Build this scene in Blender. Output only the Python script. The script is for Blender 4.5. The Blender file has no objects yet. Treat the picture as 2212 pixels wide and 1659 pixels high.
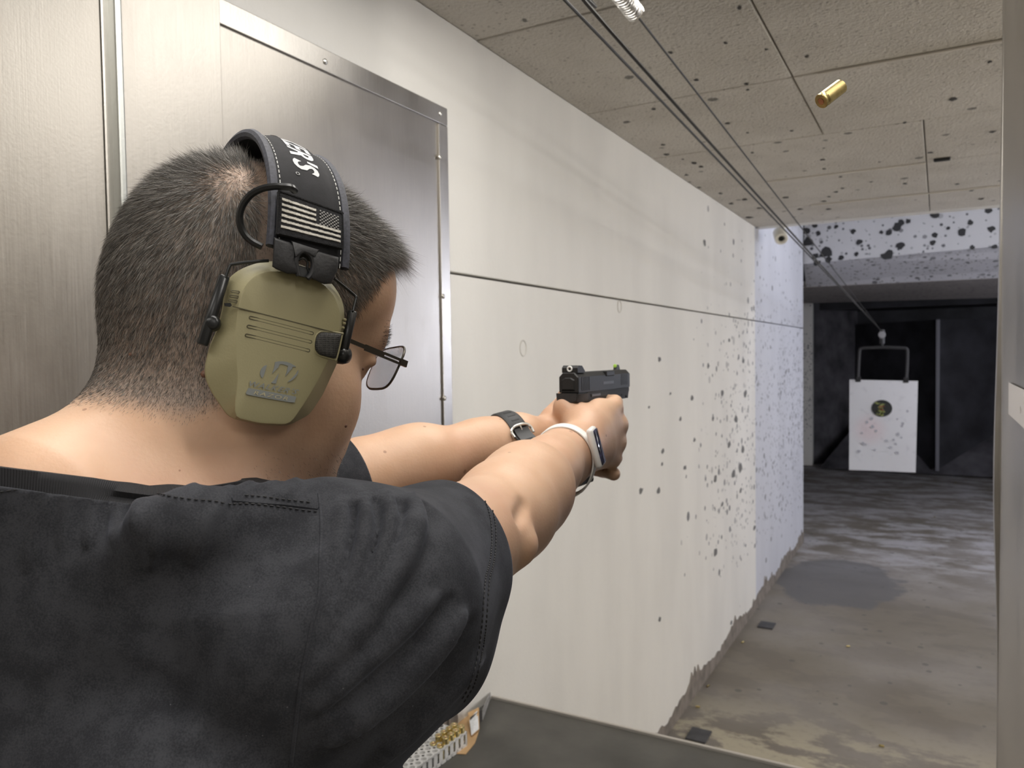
import bpy, bmesh, math, random
import numpy as np
from mathutils import Matrix, Vector
from mathutils.bvhtree import BVHTree

# ------------------------------------------------------------------ camera
CAM_H = 1.61
FPX, YAW, PITCH, ROLL = 1658.4, math.radians(29.13), math.radians(2.08), math.radians(0.85)
def _cam_axes():
    f = np.array([-math.sin(YAW)*math.cos(PITCH), math.cos(YAW)*math.cos(PITCH), -math.sin(PITCH)])
    r = np.array([math.cos(YAW), math.sin(YAW), 0.0]); d = np.cross(f, r)
    return math.cos(ROLL)*r+math.sin(ROLL)*d, -math.sin(ROLL)*r+math.cos(ROLL)*d, f
AX_R, AX_D, AX_F = _cam_axes()
C0 = np.array([0, 0, CAM_H])
SC = bpy.context.scene
COL = SC.collection
cam = bpy.data.cameras.new('camera'); camo = bpy.data.objects.new('camera', cam); COL.objects.link(camo)
cam.sensor_width = 36; cam.lens = FPX/2212*36; cam.clip_start = 0.02; cam.clip_end = 100
m = np.eye(4); m[:3, 0] = AX_R; m[:3, 1] = -AX_D; m[:3, 2] = -AX_F; m[:3, 3] = C0
camo.matrix_world = Matrix(m.tolist())
cam.dof.use_dof = True; cam.dof.focus_distance = 0.52; cam.dof.aperture_fstop = 17
SC.camera = camo
SC.cycles.max_bounces = 7; SC.cycles.caustics_reflective = False; SC.cycles.caustics_refractive = False
SC.view_settings.view_transform = 'Standard'; SC.view_settings.look = 'None'
SC.view_settings.gamma = 1; SC.view_settings.use_curve_mapping = False
SC.view_settings.exposure = 0.38

# ------------------------------------------------------------------ world and lamps
wd = bpy.data.worlds.new('world'); SC.world = wd; wd.use_nodes = True
wd.node_tree.nodes['Background'].inputs[0].default_value = (1.0, 0.96, 0.9, 1)
wd.node_tree.nodes['Background'].inputs[1].default_value = 0.25
def area(name, loc, size, power, col, rot=(0, 0, 0)):
    l = bpy.data.lights.new(name, 'AREA'); l.shape = 'RECTANGLE'; l.size, l.size_y = size
    l.energy = power; l.color = col
    o = bpy.data.objects.new(name, l); COL.objects.link(o); o.location = loc; o.rotation_euler = rot
    return o
WARM = (1.0, 0.963, 0.908); COOL = (0.80, 0.84, 1.0)
area('booth_light', (-0.30, 0.42, 2.37), (1.0, 0.4), 8, WARM)
area('booth_light', (-0.10, 1.20, 2.37), (1.2, 0.6), 10, WARM)
area('booth_light', (0.85, 0.50, 2.37), (0.9, 0.25), 18, WARM)
area('rear_light', (-0.2, -0.7, 2.37), (1.2, 0.5), 6, WARM)
area('rear_light', (1.6, -0.9, 2.37), (1.2, 0.5), 8, WARM)
def bulb(name, loc, r, power, col):
    l = bpy.data.lights.new(name, 'POINT'); l.shadow_soft_size = r; l.energy = power; l.color = col
    o = bpy.data.objects.new(name, l); COL.objects.link(o); o.location = loc; return o
bulb('lane_fill', (2.70, 2.60, 1.95), 0.10, 50, WARM)  # both added as fill, unseen behind the divider, to brighten wall and ceiling
bulb('lane_fill', (0.95, 4.75, 1.95), 0.10, 2.5, WARM)
area('range_and_fill_light', (0.4, 5.5, 3.2), (2.4, 0.3), 8, COOL, (0, 0, 0))
bulb('range_and_fill_light', (2.5, 5.9, 2.0), 0.10, 44, COOL)  # this bulb and the next are added fill for far wall, target and floor
bulb('range_and_fill_light', (2.5, 7.6, 1.9), 0.10, 44, COOL)

def at_depth(x, y, d):
    """point seen at photo pixel (x, y), d metres along the camera axis"""
    return C0 + d*((x-1106)/FPX*AX_R + (y-829.5)/FPX*AX_D + AX_F)
def on_x(x, y, X):
    v = at_depth(x, y, 1)-C0; return C0 + v*(X-C0[0])/v[0]
def on_y(x, y, Y):
    v = at_depth(x, y, 1)-C0; return C0 + v*(Y-C0[1])/v[1]
def on_z(x, y, Z):
    v = at_depth(x, y, 1)-C0; return C0 + v*(Z-C0[2])/v[2]
# ------------------------------------------------------------------ materials
def mat(name, col, rough=0.5, metal=0.0, noise=None, bump=None, spec=0.5, **kw):
    """principled material; noise=(scale, amount, stretch) varies the colour, bump=(scale, strength, stretch)"""
    m = bpy.data.materials.new(name); m.use_nodes = True
    nt = m.node_tree; b = nt.nodes['Principled BSDF']
    b.inputs['Base Color'].default_value = (*col, 1); b.inputs['Roughness'].default_value = rough
    b.inputs['Metallic'].default_value = metal; b.inputs['Specular IOR Level'].default_value = spec
    for k, v in kw.items(): b.inputs[k].default_value = v
    tc = nt.nodes.new('ShaderNodeTexCoord')
    def tex(scale, stretch, detail=4):
        mp = nt.nodes.new('ShaderNodeMapping'); mp.inputs['Scale'].default_value = stretch
        nt.links.new(tc.outputs['Object'], mp.inputs[0])
        n = nt.nodes.new('ShaderNodeTexNoise'); n.inputs['Scale'].default_value = scale; n.inputs['Detail'].default_value = detail
        nt.links.new(mp.outputs[0], n.inputs['Vector']); return n
    if noise:
        n = tex(noise[0], noise[2] if len(noise) > 2 else (1, 1, 1))
        r = nt.nodes.new('ShaderNodeMix'); r.data_type = 'RGBA'
        a = noise[1]
        r.inputs[6].default_value = (*[max(0, c*(1-a)) for c in col], 1); r.inputs[7].default_value = (*[min(1, c*(1+a)) for c in col], 1)
        cr = nt.nodes.new('ShaderNodeMapRange'); cr.inputs[1].default_value = 0.3; cr.inputs[2].default_value = 0.7
        nt.links.new(n.outputs[0], cr.inputs[0]); nt.links.new(cr.outputs[0], r.inputs[0]); nt.links.new(r.outputs[2], b.inputs['Base Color'])
    if bump:
        n = tex(bump[0], bump[2] if len(bump) > 2 else (1, 1, 1))
        bp = nt.nodes.new('ShaderNodeBump'); bp.inputs['Strength'].default_value = bump[1]; bp.inputs['Distance'].default_value = 0.002
        nt.links.new(n.outputs[0], bp.inputs['Height']); nt.links.new(bp.outputs[0], b.inputs['Normal'])
    return m

class Nodes:
    """small helper to write node graphs compactly"""
    def __init__(s, m): s.nt = m.node_tree; s.b = s.nt.nodes['Principled BSDF']
    def add(s, t, **kw):
        n = s.nt.nodes.new(t)
        for k, v in kw.items(): setattr(n, k, v)
        return n
    def link(s, a, b): s.nt.links.new(a, b)
    def put(s, sock, v):
        if hasattr(v, 'is_output'): s.link(v, sock)
        else: sock.default_value = v
    def math(s, op, a, b=0.0, clamp=False):
        n = s.add('ShaderNodeMath', operation=op, use_clamp=clamp); s.put(n.inputs[0], a); s.put(n.inputs[1], b); return n.outputs[0]
    def ramp(s, v, lo, hi, a=0.0, b=1.0):
        n = s.add('ShaderNodeMapRange', interpolation_type='SMOOTHSTEP'); s.put(n.inputs[0], v)
        for i, q in enumerate((lo, hi, a, b)): n.inputs[i+1].default_value = q
        return n.outputs[0]
    def mix(s, f, a, b):
        n = s.add('ShaderNodeMix', data_type='RGBA'); s.put(n.inputs[0], f)
        for k, v in ((6, a), (7, b)): s.put(n.inputs[k], v if hasattr(v, 'is_output') else (*v, 1))
        return n.outputs[2]
    def pos(s, stretch=(1, 1, 1), src='Object'):
        tc = s.add('ShaderNodeTexCoord'); mp = s.add('ShaderNodeMapping'); mp.inputs['Scale'].default_value = stretch
        s.link(tc.outputs[src], mp.inputs[0]); return mp.outputs[0]
    def sep(s, v):
        n = s.add('ShaderNodeSeparateXYZ'); s.link(v, n.inputs[0]); return n.outputs
    def noise(s, v, scale, detail=4, rough=0.5):
        n = s.add('ShaderNodeTexNoise'); s.link(v, n.inputs['Vector']); n.inputs['Scale'].default_value = scale
        n.inputs['Detail'].default_value = detail; n.inputs['Roughness'].default_value = rough; return n.outputs[0]
    def voro(s, v, scale, rand=1.0):
        n = s.add('ShaderNodeTexVoronoi'); s.link(v, n.inputs['Vector']); n.inputs['Scale'].default_value = scale
        n.inputs['Randomness'].default_value = rand; return n
    def bump(s, h, strength, dist=0.002):
        n = s.add('ShaderNodeBump'); n.inputs['Strength'].default_value = strength; n.inputs['Distance'].default_value = dist
        s.link(h, n.inputs['Height']); s.link(n.outputs[0], s.b.inputs['Normal'])

# ------------------------------------------------------------------ objects
def tag(o, label=None, cat=None, group=None, kind=None):
    if label: o['label'] = label
    if cat: o['category'] = cat
    if group: o['group'] = group
    if kind: o['kind'] = kind
    return o
def empty(name, mw=None, label=None, cat=None, group=None):
    o = bpy.data.objects.new(name, None); COL.objects.link(o); o.empty_display_size = 0.05
    if mw is not None: o.matrix_world = mw
    return tag(o, label, cat, group)
LOCAL = [False]
def link(name, me, m=None, parent=None, smooth=False, kind=None):
    """mesh data in world coordinates, or in the parent's own frame while LOCAL is set"""
    if m is not None:
        for x in (m if isinstance(m, (list, tuple)) else [m]): me.materials.append(x)
    o = bpy.data.objects.new(name, me); COL.objects.link(o)
    if parent is not None:
        o.parent = parent
        if not LOCAL[0]: o.matrix_parent_inverse = parent.matrix_world.inverted()
    if smooth: me.polygons.foreach_set('use_smooth', np.ones(len(me.polygons), bool))
    if kind: o['kind'] = kind
    return o
def npmesh(name, v, f):
    """mesh from numpy verts and a list of faces or an (n,3|4) array"""
    me = bpy.data.meshes.new(name)
    v = np.asarray(v, np.float32)
    if isinstance(f, np.ndarray) and f.ndim == 2:
        n, k = f.shape
        me.vertices.add(len(v)); me.vertices.foreach_set('co', v.ravel())
        me.loops.add(n*k); me.loops.foreach_set('vertex_index', f.astype(np.int32).ravel())
        me.polygons.add(n); me.polygons.foreach_set('loop_start', np.arange(0, n*k, k, dtype=np.int32))
        me.polygons.foreach_set('loop_total', np.full(n, k, np.int32))
        me.update(calc_edges=True)
    else:
        me.from_pydata(v.tolist(), [], [list(map(int, q)) for q in f]); me.update()
    return me
class MB:
    """collects verts and faces"""
    def __init__(s): s.v = []; s.f = []; s.mi = []; s.cur = 0
    def add(s, v, f):
        n = len(s.v); s.v += [tuple(map(float, p)) for p in v]; s.f += [[i+n for i in q] for q in f]; s.mi += [s.cur]*len(f); return s
    def box(s, c, d, rot=None, bev=0.0):
        c = np.asarray(c, float); h = np.asarray(d, float)/2
        if bev <= 0:
            p = np.array([[x, y, z] for x in (-1, 1) for y in (-1, 1) for z in (-1, 1)])*h
            f = [[0, 1, 3, 2], [4, 6, 7, 5], [0, 4, 5, 1], [2, 3, 7, 6], [0, 2, 6, 4], [1, 5, 7, 3]]
        else:
            b = bmesh.new(); bmesh.ops.create_cube(b, size=1)
            for q in b.verts: q.co = Vector(q.co)*2; q.co = Vector((q.co.x*h[0], q.co.y*h[1], q.co.z*h[2]))
            bmesh.ops.bevel(b, geom=b.edges[:], offset=min(bev, 0.49*2*h.min()), segments=2, affect='EDGES', profile=0.5)
            b.verts.index_update(); p = np.array([q.co[:] for q in b.verts]); f = [[w.index for w in q.verts] for q in b.faces]; b.free()
        if rot is not None: p = p @ np.asarray(rot).T
        return s.add(p+c, f)
    def tube(s, pts, r, n=8, closed=False, caps=True):
        pts = np.asarray(pts, float); m = len(pts); r = np.broadcast_to(np.asarray(r, float), (m,))
        t = np.gradient(pts, axis=0) if not closed else np.roll(pts, -1, 0)-np.roll(pts, 1, 0)
        t /= np.linalg.norm(t, axis=1)[:, None]+1e-12
        u = np.cross(t[0], [0, 0, 1.0]); u = u if np.linalg.norm(u) > 1e-3 else np.cross(t[0], [1.0, 0, 0])
        V = []
        for i in range(m):
            u = u-t[i]*(u@t[i]); u /= np.linalg.norm(u)+1e-12; w = np.cross(t[i], u)
            for k in range(n):
                a = 2*math.pi*k/n; V.append(pts[i]+r[i]*(math.cos(a)*u+math.sin(a)*w))
        F = []
        for i in range(m if closed else m-1):
            j = (i+1) % m
            for k in range(n): F.append([i*n+k, i*n+(k+1) % n, j*n+(k+1) % n, j*n+k])
        if caps and not closed: F += [list(range(n))[::-1], list(range((m-1)*n, m*n))]
        return s.add(V, F)
    def lathe(s, prof, c=(0, 0, 0), ax=(0, 0, 1), n=16):
        """prof: list of (radius, height) along ax"""
        ax = np.asarray(ax, float); ax = ax/np.linalg.norm(ax)
        u = np.cross(ax, [0, 0, 1.0]); u = u if np.linalg.norm(u) > 1e-3 else np.array([1.0, 0, 0]); u /= np.linalg.norm(u); w = np.cross(ax, u)
        V = []
        for r, h in prof:
            for k in range(n):
                a = 2*math.pi*k/n; V.append(np.asarray(c)+ax*h+r*(math.cos(a)*u+math.sin(a)*w))
        F = [[i*n+k, i*n+(k+1) % n, (i+1)*n+(k+1) % n, (i+1)*n+k] for i in range(len(prof)-1) for k in range(n)]
        F += [list(range(n))[::-1], list(range((len(prof)-1)*n, len(prof)*n))]
        return s.add(V, F)
    def prism(s, poly, d0, d1, M=None):
        """poly in xy of the frame M (3x4: origin, x, y, z axes as columns), extruded between d0 and d1 along z"""
        n = len(poly); V = [(x, y, d) for d in (d0, d1) for x, y in poly]
        F = [list(range(n))[::-1], list(range(n, 2*n))]+[[i, (i+1) % n, n+(i+1) % n, n+i] for i in range(n)]
        V = np.array(V)
        if M is not None: V = V @ np.asarray(M)[:, 1:].T + np.asarray(M)[:, 0]
        return s.add(V, F)
    def build(s, name, m=None, parent=None, smooth=False, kind=None, sharp=None):
        me = bpy.data.meshes.new(name); me.from_pydata(s.v, [], s.f); me.update()
        b = bmesh.new(); b.from_mesh(me); bmesh.ops.recalc_face_normals(b, faces=b.faces[:]); b.to_mesh(me); b.free()
        if any(s.mi): me.polygons.foreach_set('material_index', np.array(s.mi, np.int32))
        o = link(name, me, m, parent, smooth, kind)
        if smooth: me.set_sharp_from_angle(angle=math.radians(sharp or 40))
        return o
def frame(o, x, y, z):
    return np.array([o, x, y, z]).T
def unit(v): v = np.asarray(v, float); return v/np.linalg.norm(v)
def smooth_path(pts, n=8, closed=False):
    """Catmull-Rom through the points"""
    p = np.asarray(pts, float); m = len(p); out = []
    for i in range(m if closed else m-1):
        g = lambda k: p[k % m] if closed else p[min(max(k, 0), m-1)]
        a, b, c, d = g(i-1), g(i), g(i+1), g(i+2)
        for t in np.linspace(0, 1, n, endpoint=False):
            out.append(0.5*(2*b+(c-a)*t+(2*a-5*b+4*c-d)*t*t+(3*b-a-3*c+d)*t**3))
    if not closed: out.append(p[-1])
    return np.array(out)
# ------------------------------------------------------------------ signed distance shapes and surface nets
class Cap:                                   # tapered capsule
    def __init__(s, a, b, r1, r2, k=0.01): s.a = np.asarray(a, float); s.b = np.asarray(b, float); s.r1 = r1; s.r2 = r2; s.k = k
    def __call__(s, p):
        ba = s.b-s.a; t = np.clip(((p-s.a)@ba)/(ba@ba+1e-12), 0, 1)
        return np.linalg.norm(p-s.a-t[:, None]*ba, axis=1)-(s.r1+(s.r2-s.r1)*t)
    def box(s): r = max(s.r1, s.r2); return np.minimum(s.a, s.b)-r, np.maximum(s.a, s.b)+r
class Ell:                                   # ellipsoid, rows of M are its axes
    def __init__(s, c, r, M=None, k=0.01): s.c = np.asarray(c, float); s.r = np.asarray(r, float); s.M = np.eye(3) if M is None else np.asarray(M, float); s.k = k
    def __call__(s, p):
        q = (p-s.c)@s.M.T; k0 = np.linalg.norm(q/s.r, axis=1); k1 = np.linalg.norm(q/s.r**2, axis=1)+1e-9
        return np.where(k0 < 1e-6, -s.r.min(), k0*(k0-1)/k1)
    def box(s): r = s.r.max(); return s.c-r, s.c+r
class Box:                                   # rounded box
    def __init__(s, c, h, rd, M=None, k=0.01): s.c = np.asarray(c, float); s.h = np.asarray(h, float); s.rd = rd; s.M = np.eye(3) if M is None else np.asarray(M, float); s.k = k
    def __call__(s, p):
        q = np.abs((p-s.c)@s.M.T)-s.h+s.rd
        return np.linalg.norm(np.maximum(q, 0), axis=1)+np.minimum(q.max(1), 0)-s.rd
    def box(s): r = np.linalg.norm(s.h); return s.c-r, s.c+r
class Cut:                                   # smooth subtraction of another shape
    def __init__(s, q, k=0.01): s.q = q; s.k = k
    def __call__(s, p): return s.q(p)
    def box(s): return s.q.box()
def sdf_eval(prims, p, post=None):
    d = np.full(len(p), 1.0)
    for q in prims:
        e = q(p)
        if isinstance(q, Cut):
            h = np.clip(0.5-0.5*(d+e)/q.k, 0, 1); d = d+(-e-d)*h+q.k*h*(1-h)
        else:
            h = np.clip(0.5+0.5*(d-e)/q.k, 0, 1); d = d+(e-d)*h-q.k*h*(1-h)
    if post is not None: d = post(p, d)
    return d
def surface(prims, step, post=None, pad=0.02, nb=12, slack=0.0):
    """quad mesh of the zero set: (verts, quads)"""
    unions = [q for q in prims if not isinstance(q, Cut)]
    bx = [q.box() for q in unions]
    lo = np.min([b[0] for b in bx], 0)-pad; hi = np.max([b[1] for b in bx], 0)+pad
    B = nb*step; nblk = np.ceil((hi-lo)/B).astype(int)
    g = np.stack(np.meshgrid(*[np.arange(n) for n in nblk], indexing='ij'), -1).reshape(-1, 3)
    cen = lo+(g+0.5)*B; rad = B*0.87
    vals = np.stack([q(cen) for q in prims], 1); dc = sdf_eval(prims, cen)
    act = np.nonzero(np.abs(dc) < rad*1.5+0.01+slack)[0]
    o = np.stack(np.meshgrid(*[np.arange(nb+1)]*3, indexing='ij'), -1).reshape(-1, 3)
    corner = np.array([[x, y, z] for x in (0, 1) for y in (0, 1) for z in (0, 1)])
    edges = [(a, b) for a in range(8) for b in range(a+1, 8) if np.abs(corner[a]-corner[b]).sum() == 1]
    cells = []; verts = []; quads = []
    ks = np.array([q.k for q in prims])
    for bi in act:
        use = [q for q, v, k in zip(prims, vals[bi], ks) if v < 2.6*rad+k+0.01+slack]
        if not use: continue
        base = g[bi]*nb; P = lo+(base+o)*step
        d = sdf_eval(use, P, post).reshape((nb+1,)*3)
        D = np.stack([d[x:nb+x, y:nb+y, z:nb+z] for x, y, z in corner], -1).reshape(-1, 8)
        ins = D < 0; mixed = ins.any(1) & ~ins.all(1)
        if not mixed.any(): continue
        ci = np.stack(np.meshgrid(*[np.arange(nb)]*3, indexing='ij'), -1).reshape(-1, 3)[mixed]; Dm = D[mixed]
        acc = np.zeros((len(ci), 3)); cnt = np.zeros(len(ci))
        for a, b in edges:
            s = (Dm[:, a] < 0) != (Dm[:, b] < 0)
            t = np.where(s, Dm[:, a]/np.where(s, Dm[:, a]-Dm[:, b], 1), 0)
            acc += np.where(s[:, None], corner[a]+t[:, None]*(corner[b]-corner[a]), 0); cnt += s
        v = lo+(base+ci+acc/cnt[:, None])*step
        for _ in range(2):                  # pull the vertices onto the surface
            e = step*0.3; f0 = sdf_eval(use, v, post)
            gr = np.stack([sdf_eval(use, v+e*np.eye(3)[i], post)-f0 for i in range(3)], 1)/e
            v = v-np.clip(f0/np.maximum((gr**2).sum(1), 0.2), -0.6*step, 0.6*step)[:, None]*gr
        cells.append(base+ci); verts.append(v)
        # quads for the three edges that leave corner 0
        gc = base+ci
        for ax, far in ((0, 4), (1, 2), (2, 1)):
            s = (Dm[:, 0] < 0) != (Dm[:, far] < 0)
            if s.any(): quads.append((np.full(s.sum(), ax), gc[s], Dm[s, 0] < 0))
    cells = np.concatenate(cells); verts = np.concatenate(verts)
    N = nblk*nb+2; key = lambda c: (c[:, 0]*N[1]+c[:, 1])*N[2]+c[:, 2]
    kk = key(cells); od = np.argsort(kk); ks_ = kk[od]
    out = []
    for ax in range(3):
        sel = [q for q in quads if q[0][0] == ax]
        if not sel: continue
        c = np.concatenate([q[1] for q in sel]); neg = np.concatenate([q[2] for q in sel])
        a1, a2 = [(1, 2), (2, 0), (0, 1)][ax]; e1 = np.eye(3, dtype=int)[a1]; e2 = np.eye(3, dtype=int)[a2]
        idx = []; ok = np.ones(len(c), bool)
        for dlt in (0*e1, -e1, -e1-e2, -e2):
            k2 = key(c+dlt); p = np.clip(np.searchsorted(ks_, k2), 0, len(ks_)-1); ok &= ks_[p] == k2; idx.append(od[p])
        q = np.stack(idx, 1)
        q[~neg] = q[~neg][:, ::-1]; out.append(q[ok])
    return verts, np.concatenate(out)
# ------------------------------------------------------------------ room materials
ZC, ZB = 2.385, 0.735            # ceiling and bench heights
def paint_mat(name, col, dens, spot=(0.05, 0.05, 0.055), stain=0.06, tide=None):
    """painted wall with lead splash spots; dens(N, xyz) gives the share of cells that hold a spot"""
    m = mat(name, col, 0.55); N = Nodes(m)
    p = N.pos(); x, y, z = N.sep(p)
    base = N.mix(N.ramp(N.noise(N.pos((1, 1, 0.35)), 3.0, 5), 0.35, 0.7), [c*(1+stain*0.4) for c in col], [c*(1-stain) for c in col])
    d = dens(N, (x, y, z))
    tot = None
    for sc, r0 in ((17, 0.30), (34, 0.34), (9, 0.2)):
        v = N.voro(p, sc); rnd = N.sep(v.outputs['Color'])
        on = N.math('LESS_THAN', rnd[0], d)
        rad = N.math('MULTIPLY_ADD', rnd[1], r0); rad.node.inputs[2].default_value = r0*0.35
        wob = N.math('MULTIPLY', N.noise(p, 120, 2), 0.10)
        s = N.math('LESS_THAN', N.math('ADD', v.outputs['Distance'], wob), rad)
        s = N.math('MULTIPLY', N.math('MULTIPLY', s, on), N.ramp(rnd[2], 0, 1, 0.35, 0.95))
        tot = s if tot is None else N.math('MAXIMUM', tot, s)
    N.link(N.mix(tot, base, spot), N.b.inputs['Base Color'])
    h = N.math('SUBTRACT', N.noise(p, 90, 4), N.math('MULTIPLY', tot, 0.6)); N.bump(h, 0.25, 0.002)
    return m
def wall_dens(N, q):
    x, y, z = q
    a = N.math('MULTIPLY', N.ramp(y, 3.2, 6.3, 0.0, 0.95), N.ramp(z, 2.05, 1.55, 0.06, 1.0))
    return N.math('MULTIPLY', a, N.ramp(z, 0.25, 0.85, 0.02, 1.0))
M_WALL = paint_mat('white_wall_paint', (0.83, 0.81, 0.765), wall_dens, (0.10, 0.10, 0.11))
M_WALL2 = paint_mat('cool_white_wall_paint', (0.64, 0.65, 0.70), wall_dens, (0.09, 0.09, 0.10))
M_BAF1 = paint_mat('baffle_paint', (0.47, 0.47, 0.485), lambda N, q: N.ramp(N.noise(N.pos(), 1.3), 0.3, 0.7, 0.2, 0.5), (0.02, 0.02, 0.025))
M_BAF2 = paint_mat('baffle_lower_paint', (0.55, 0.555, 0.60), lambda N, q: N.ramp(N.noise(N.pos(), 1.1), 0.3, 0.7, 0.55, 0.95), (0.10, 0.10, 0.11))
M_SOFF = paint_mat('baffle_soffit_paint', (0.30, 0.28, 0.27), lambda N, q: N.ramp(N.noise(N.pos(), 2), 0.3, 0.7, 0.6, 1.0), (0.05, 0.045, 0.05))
def steel_mat(name, col, r0, r1, scale=1.0):
    m = mat(name, col, 0.3, 1.0); N = Nodes(m)
    cl = N.noise(N.pos((1, 1, 0.6)), 2.2*scale, 6, 0.62)
    grain = N.noise(N.pos((60, 60, 1.5)), 9, 3)
    fine = N.noise(N.pos(), 260, 2)
    f = N.math('ADD', N.math('MULTIPLY', cl, 0.75), N.math('MULTIPLY', grain, 0.25))
    N.link(N.mix(N.ramp(f, 0.3, 0.7), [c*0.86 for c in col], [min(1, c*1.1) for c in col]), N.b.inputs['Base Color'])
    N.link(N.ramp(f, 0.3, 0.75, r0, r1), N.b.inputs['Roughness'])
    N.b.inputs['Anisotropic'].default_value = 0.5; N.b.inputs['Anisotropic Rotation'].default_value = 0.25
    N.bump(N.math('ADD', N.math('MULTIPLY', grain, 0.6), N.math('MULTIPLY', fine, 0.8)), 0.12, 0.0015)
    return m
M_STEEL = steel_mat('brushed_steel', (0.43, 0.405, 0.37), 0.30, 0.46)
M_STEEL2 = steel_mat('steel_trim', (0.46, 0.44, 0.41), 0.28, 0.42, 2)
M_ZINC = steel_mat('zinc_channel', (0.50, 0.515, 0.495), 0.32, 0.45, 3)
M_SCREW = mat('screw_metal', (0.66, 0.65, 0.62), 0.3, 1.0)
M_DARKGAP = mat('dark_gap', (0.02, 0.02, 0.02), 0.8)
# acoustic ceiling tile
m = M_TILE = mat('acoustic_tile', (0.60, 0.565, 0.51), 0.9, spec=0.2); N = Nodes(m)
p = N.pos(); v = N.voro(p, 75); r = N.sep(v.outputs['Color'])
pit = N.math('MULTIPLY', N.math('LESS_THAN', N.math('ADD', v.outputs['Distance'], N.math('MULTIPLY', N.noise(p, 160, 2), 0.25)), N.math('MULTIPLY', r[1], 0.48)), N.math('LESS_THAN', r[0], 0.55))
v2 = N.voro(p, 13); r2 = N.sep(v2.outputs['Color']); py = N.sep(p)
dirt = N.math('MULTIPLY', N.math('LESS_THAN', N.math('ADD', v2.outputs['Distance'], N.math('MULTIPLY', N.noise(p, 90, 2), 0.16)), N.math('MULTIPLY', r2[1], 0.3)), N.math('LESS_THAN', r2[0], N.ramp(py[1], 1.6, 4.9, 0.1, 0.75)))
ba = N.mix(N.ramp(N.noise(p, 4, 5), 0.3, 0.7), (0.665, 0.63, 0.575), (0.59, 0.555, 0.50))
ba = N.mix(N.math('MULTIPLY', pit, 0.55), ba, (0.26, 0.235, 0.21)); ba = N.mix(N.math('MULTIPLY', dirt, 0.75), ba, (0.10, 0.095, 0.09))
N.link(ba, N.b.inputs['Base Color'])
N.bump(N.math('SUBTRACT', N.math('MULTIPLY', N.noise(p, 110, 4), 1.2), pit), 1.0, 0.006)
# concrete floor with pale worn patches
m = M_FLOOR = mat('concrete_floor', (0.3, 0.27, 0.24), 0.75); N = Nodes(m)
p = N.pos(); x, y, z = N.sep(p)
n1 = N.noise(N.pos((0.9, 1.7, 1)), 2.6, 9, 0.68); n2 = N.noise(N.pos((1, 1, 1)), 1.1, 4); n3 = N.noise(p, 30, 4)
ba = N.mix(N.ramp(n2, 0.35, 0.65), (0.17, 0.148, 0.118), (0.245, 0.222, 0.20))
pale = N.math('MULTIPLY', N.ramp(n1, 0.455, 0.53), N.ramp(y, 3.7, 3.1, 0.08, 0.85))
ba = N.mix(pale, ba, (0.46, 0.415, 0.31))
far = N.math('MULTIPLY', N.ramp(n1, 0.42, 0.62), N.ramp(y, 5.6, 6.8, 0.0, 0.75))  # cool light on the far floor, painted in as pale patches
ba = N.mix(far, ba, (0.52, 0.51, 0.53))
ba = N.mix(N.math('MULTIPLY', N.ramp(n3, 0.5, 0.75), 0.25), ba, (0.16, 0.14, 0.12))
vs = N.voro(p, 12); rs = N.sep(vs.outputs['Color'])
sp = N.math('MULTIPLY', N.math('LESS_THAN', vs.outputs['Distance'], N.math('MULTIPLY', rs[1], 0.22)), N.math('LESS_THAN', rs[0], N.ramp(y, 2.9, 4.2, 0.02, 0.6)))
ba = N.mix(N.math('MULTIPLY', sp, 0.6), ba, (0.09, 0.085, 0.08))
# big dark wet-looking stain by the pillar
st = N.math('ADD', N.math('POWER', N.math('DIVIDE', N.math('ADD', x, 0.62), 0.42), 2.0), N.math('POWER', N.math('DIVIDE', N.math('SUBTRACT', y, 5.75), 0.62), 2.0))
st = N.ramp(N.math('ADD', st, N.math('MULTIPLY', N.math('SUBTRACT', N.noise(p, 4.5, 4), 0.5), 1.6)), 1.05, 0.8)
ba = N.mix(N.math('MULTIPLY', st, 0.7), ba, (0.12, 0.12, 0.125))
N.link(ba, N.b.inputs['Base Color']); N.bump(N.math('ADD', n3, N.math('MULTIPLY', n1, 0.8)), 0.35, 0.004)
M_CURB = mat('bare_wall_base', (0.22, 0.19, 0.165), 0.8, noise=(14, 0.35), bump=(60, 0.4))
M_TRAP = mat('bullet_trap_steel', (0.030, 0.030, 0.036), 0.6, 0.0, noise=(3, 0.6), bump=(40, 0.3))
M_TRAPG = mat('trap_grimy_steel', (0.085, 0.082, 0.09), 0.6, 0.0, noise=(4, 0.6), bump=(40, 0.3))
M_TRAPE = mat('trap_edge', (0.20, 0.20, 0.23), 0.5, 0.4)
M_BLACK = mat('matt_black', (0.012, 0.012, 0.013), 0.6)

def quad(name, pts, m, parent=None, kind=None, thick=0.02):
    """a slab whose front face is the quad pts (counter-clockwise seen from the front)"""
    p = np.array(pts, float); n = unit(np.cross(p[1]-p[0], p[2]-p[0])); q = p-n*thick
    b = MB().add(list(p)+list(q), [[0, 1, 2, 3], [7, 6, 5, 4], [0, 4, 5, 1], [1, 5, 6, 2], [2, 6, 7, 3], [3, 7, 4, 0]])
    return b.build(name, m, parent, kind=kind)
rng = np.random.default_rng(7)
def blob(b, c, u, w, r, n=9):
    """a flat irregular splash on the plane spanned by u, w"""
    nn = np.cross(u, w)
    c = np.asarray(c, float); a0 = rng.uniform(0, 6.3)
    V = []
    for k in range(n):
        a = a0+2*math.pi*k/n; rr = r*rng.uniform(0.65, 1.25); V.append(c+rr*(math.cos(a)*u+math.sin(a)*w))
    b.add(V+[c+nn*0.0008], [[k, (k+1) % n, n] for k in range(n)])

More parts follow.
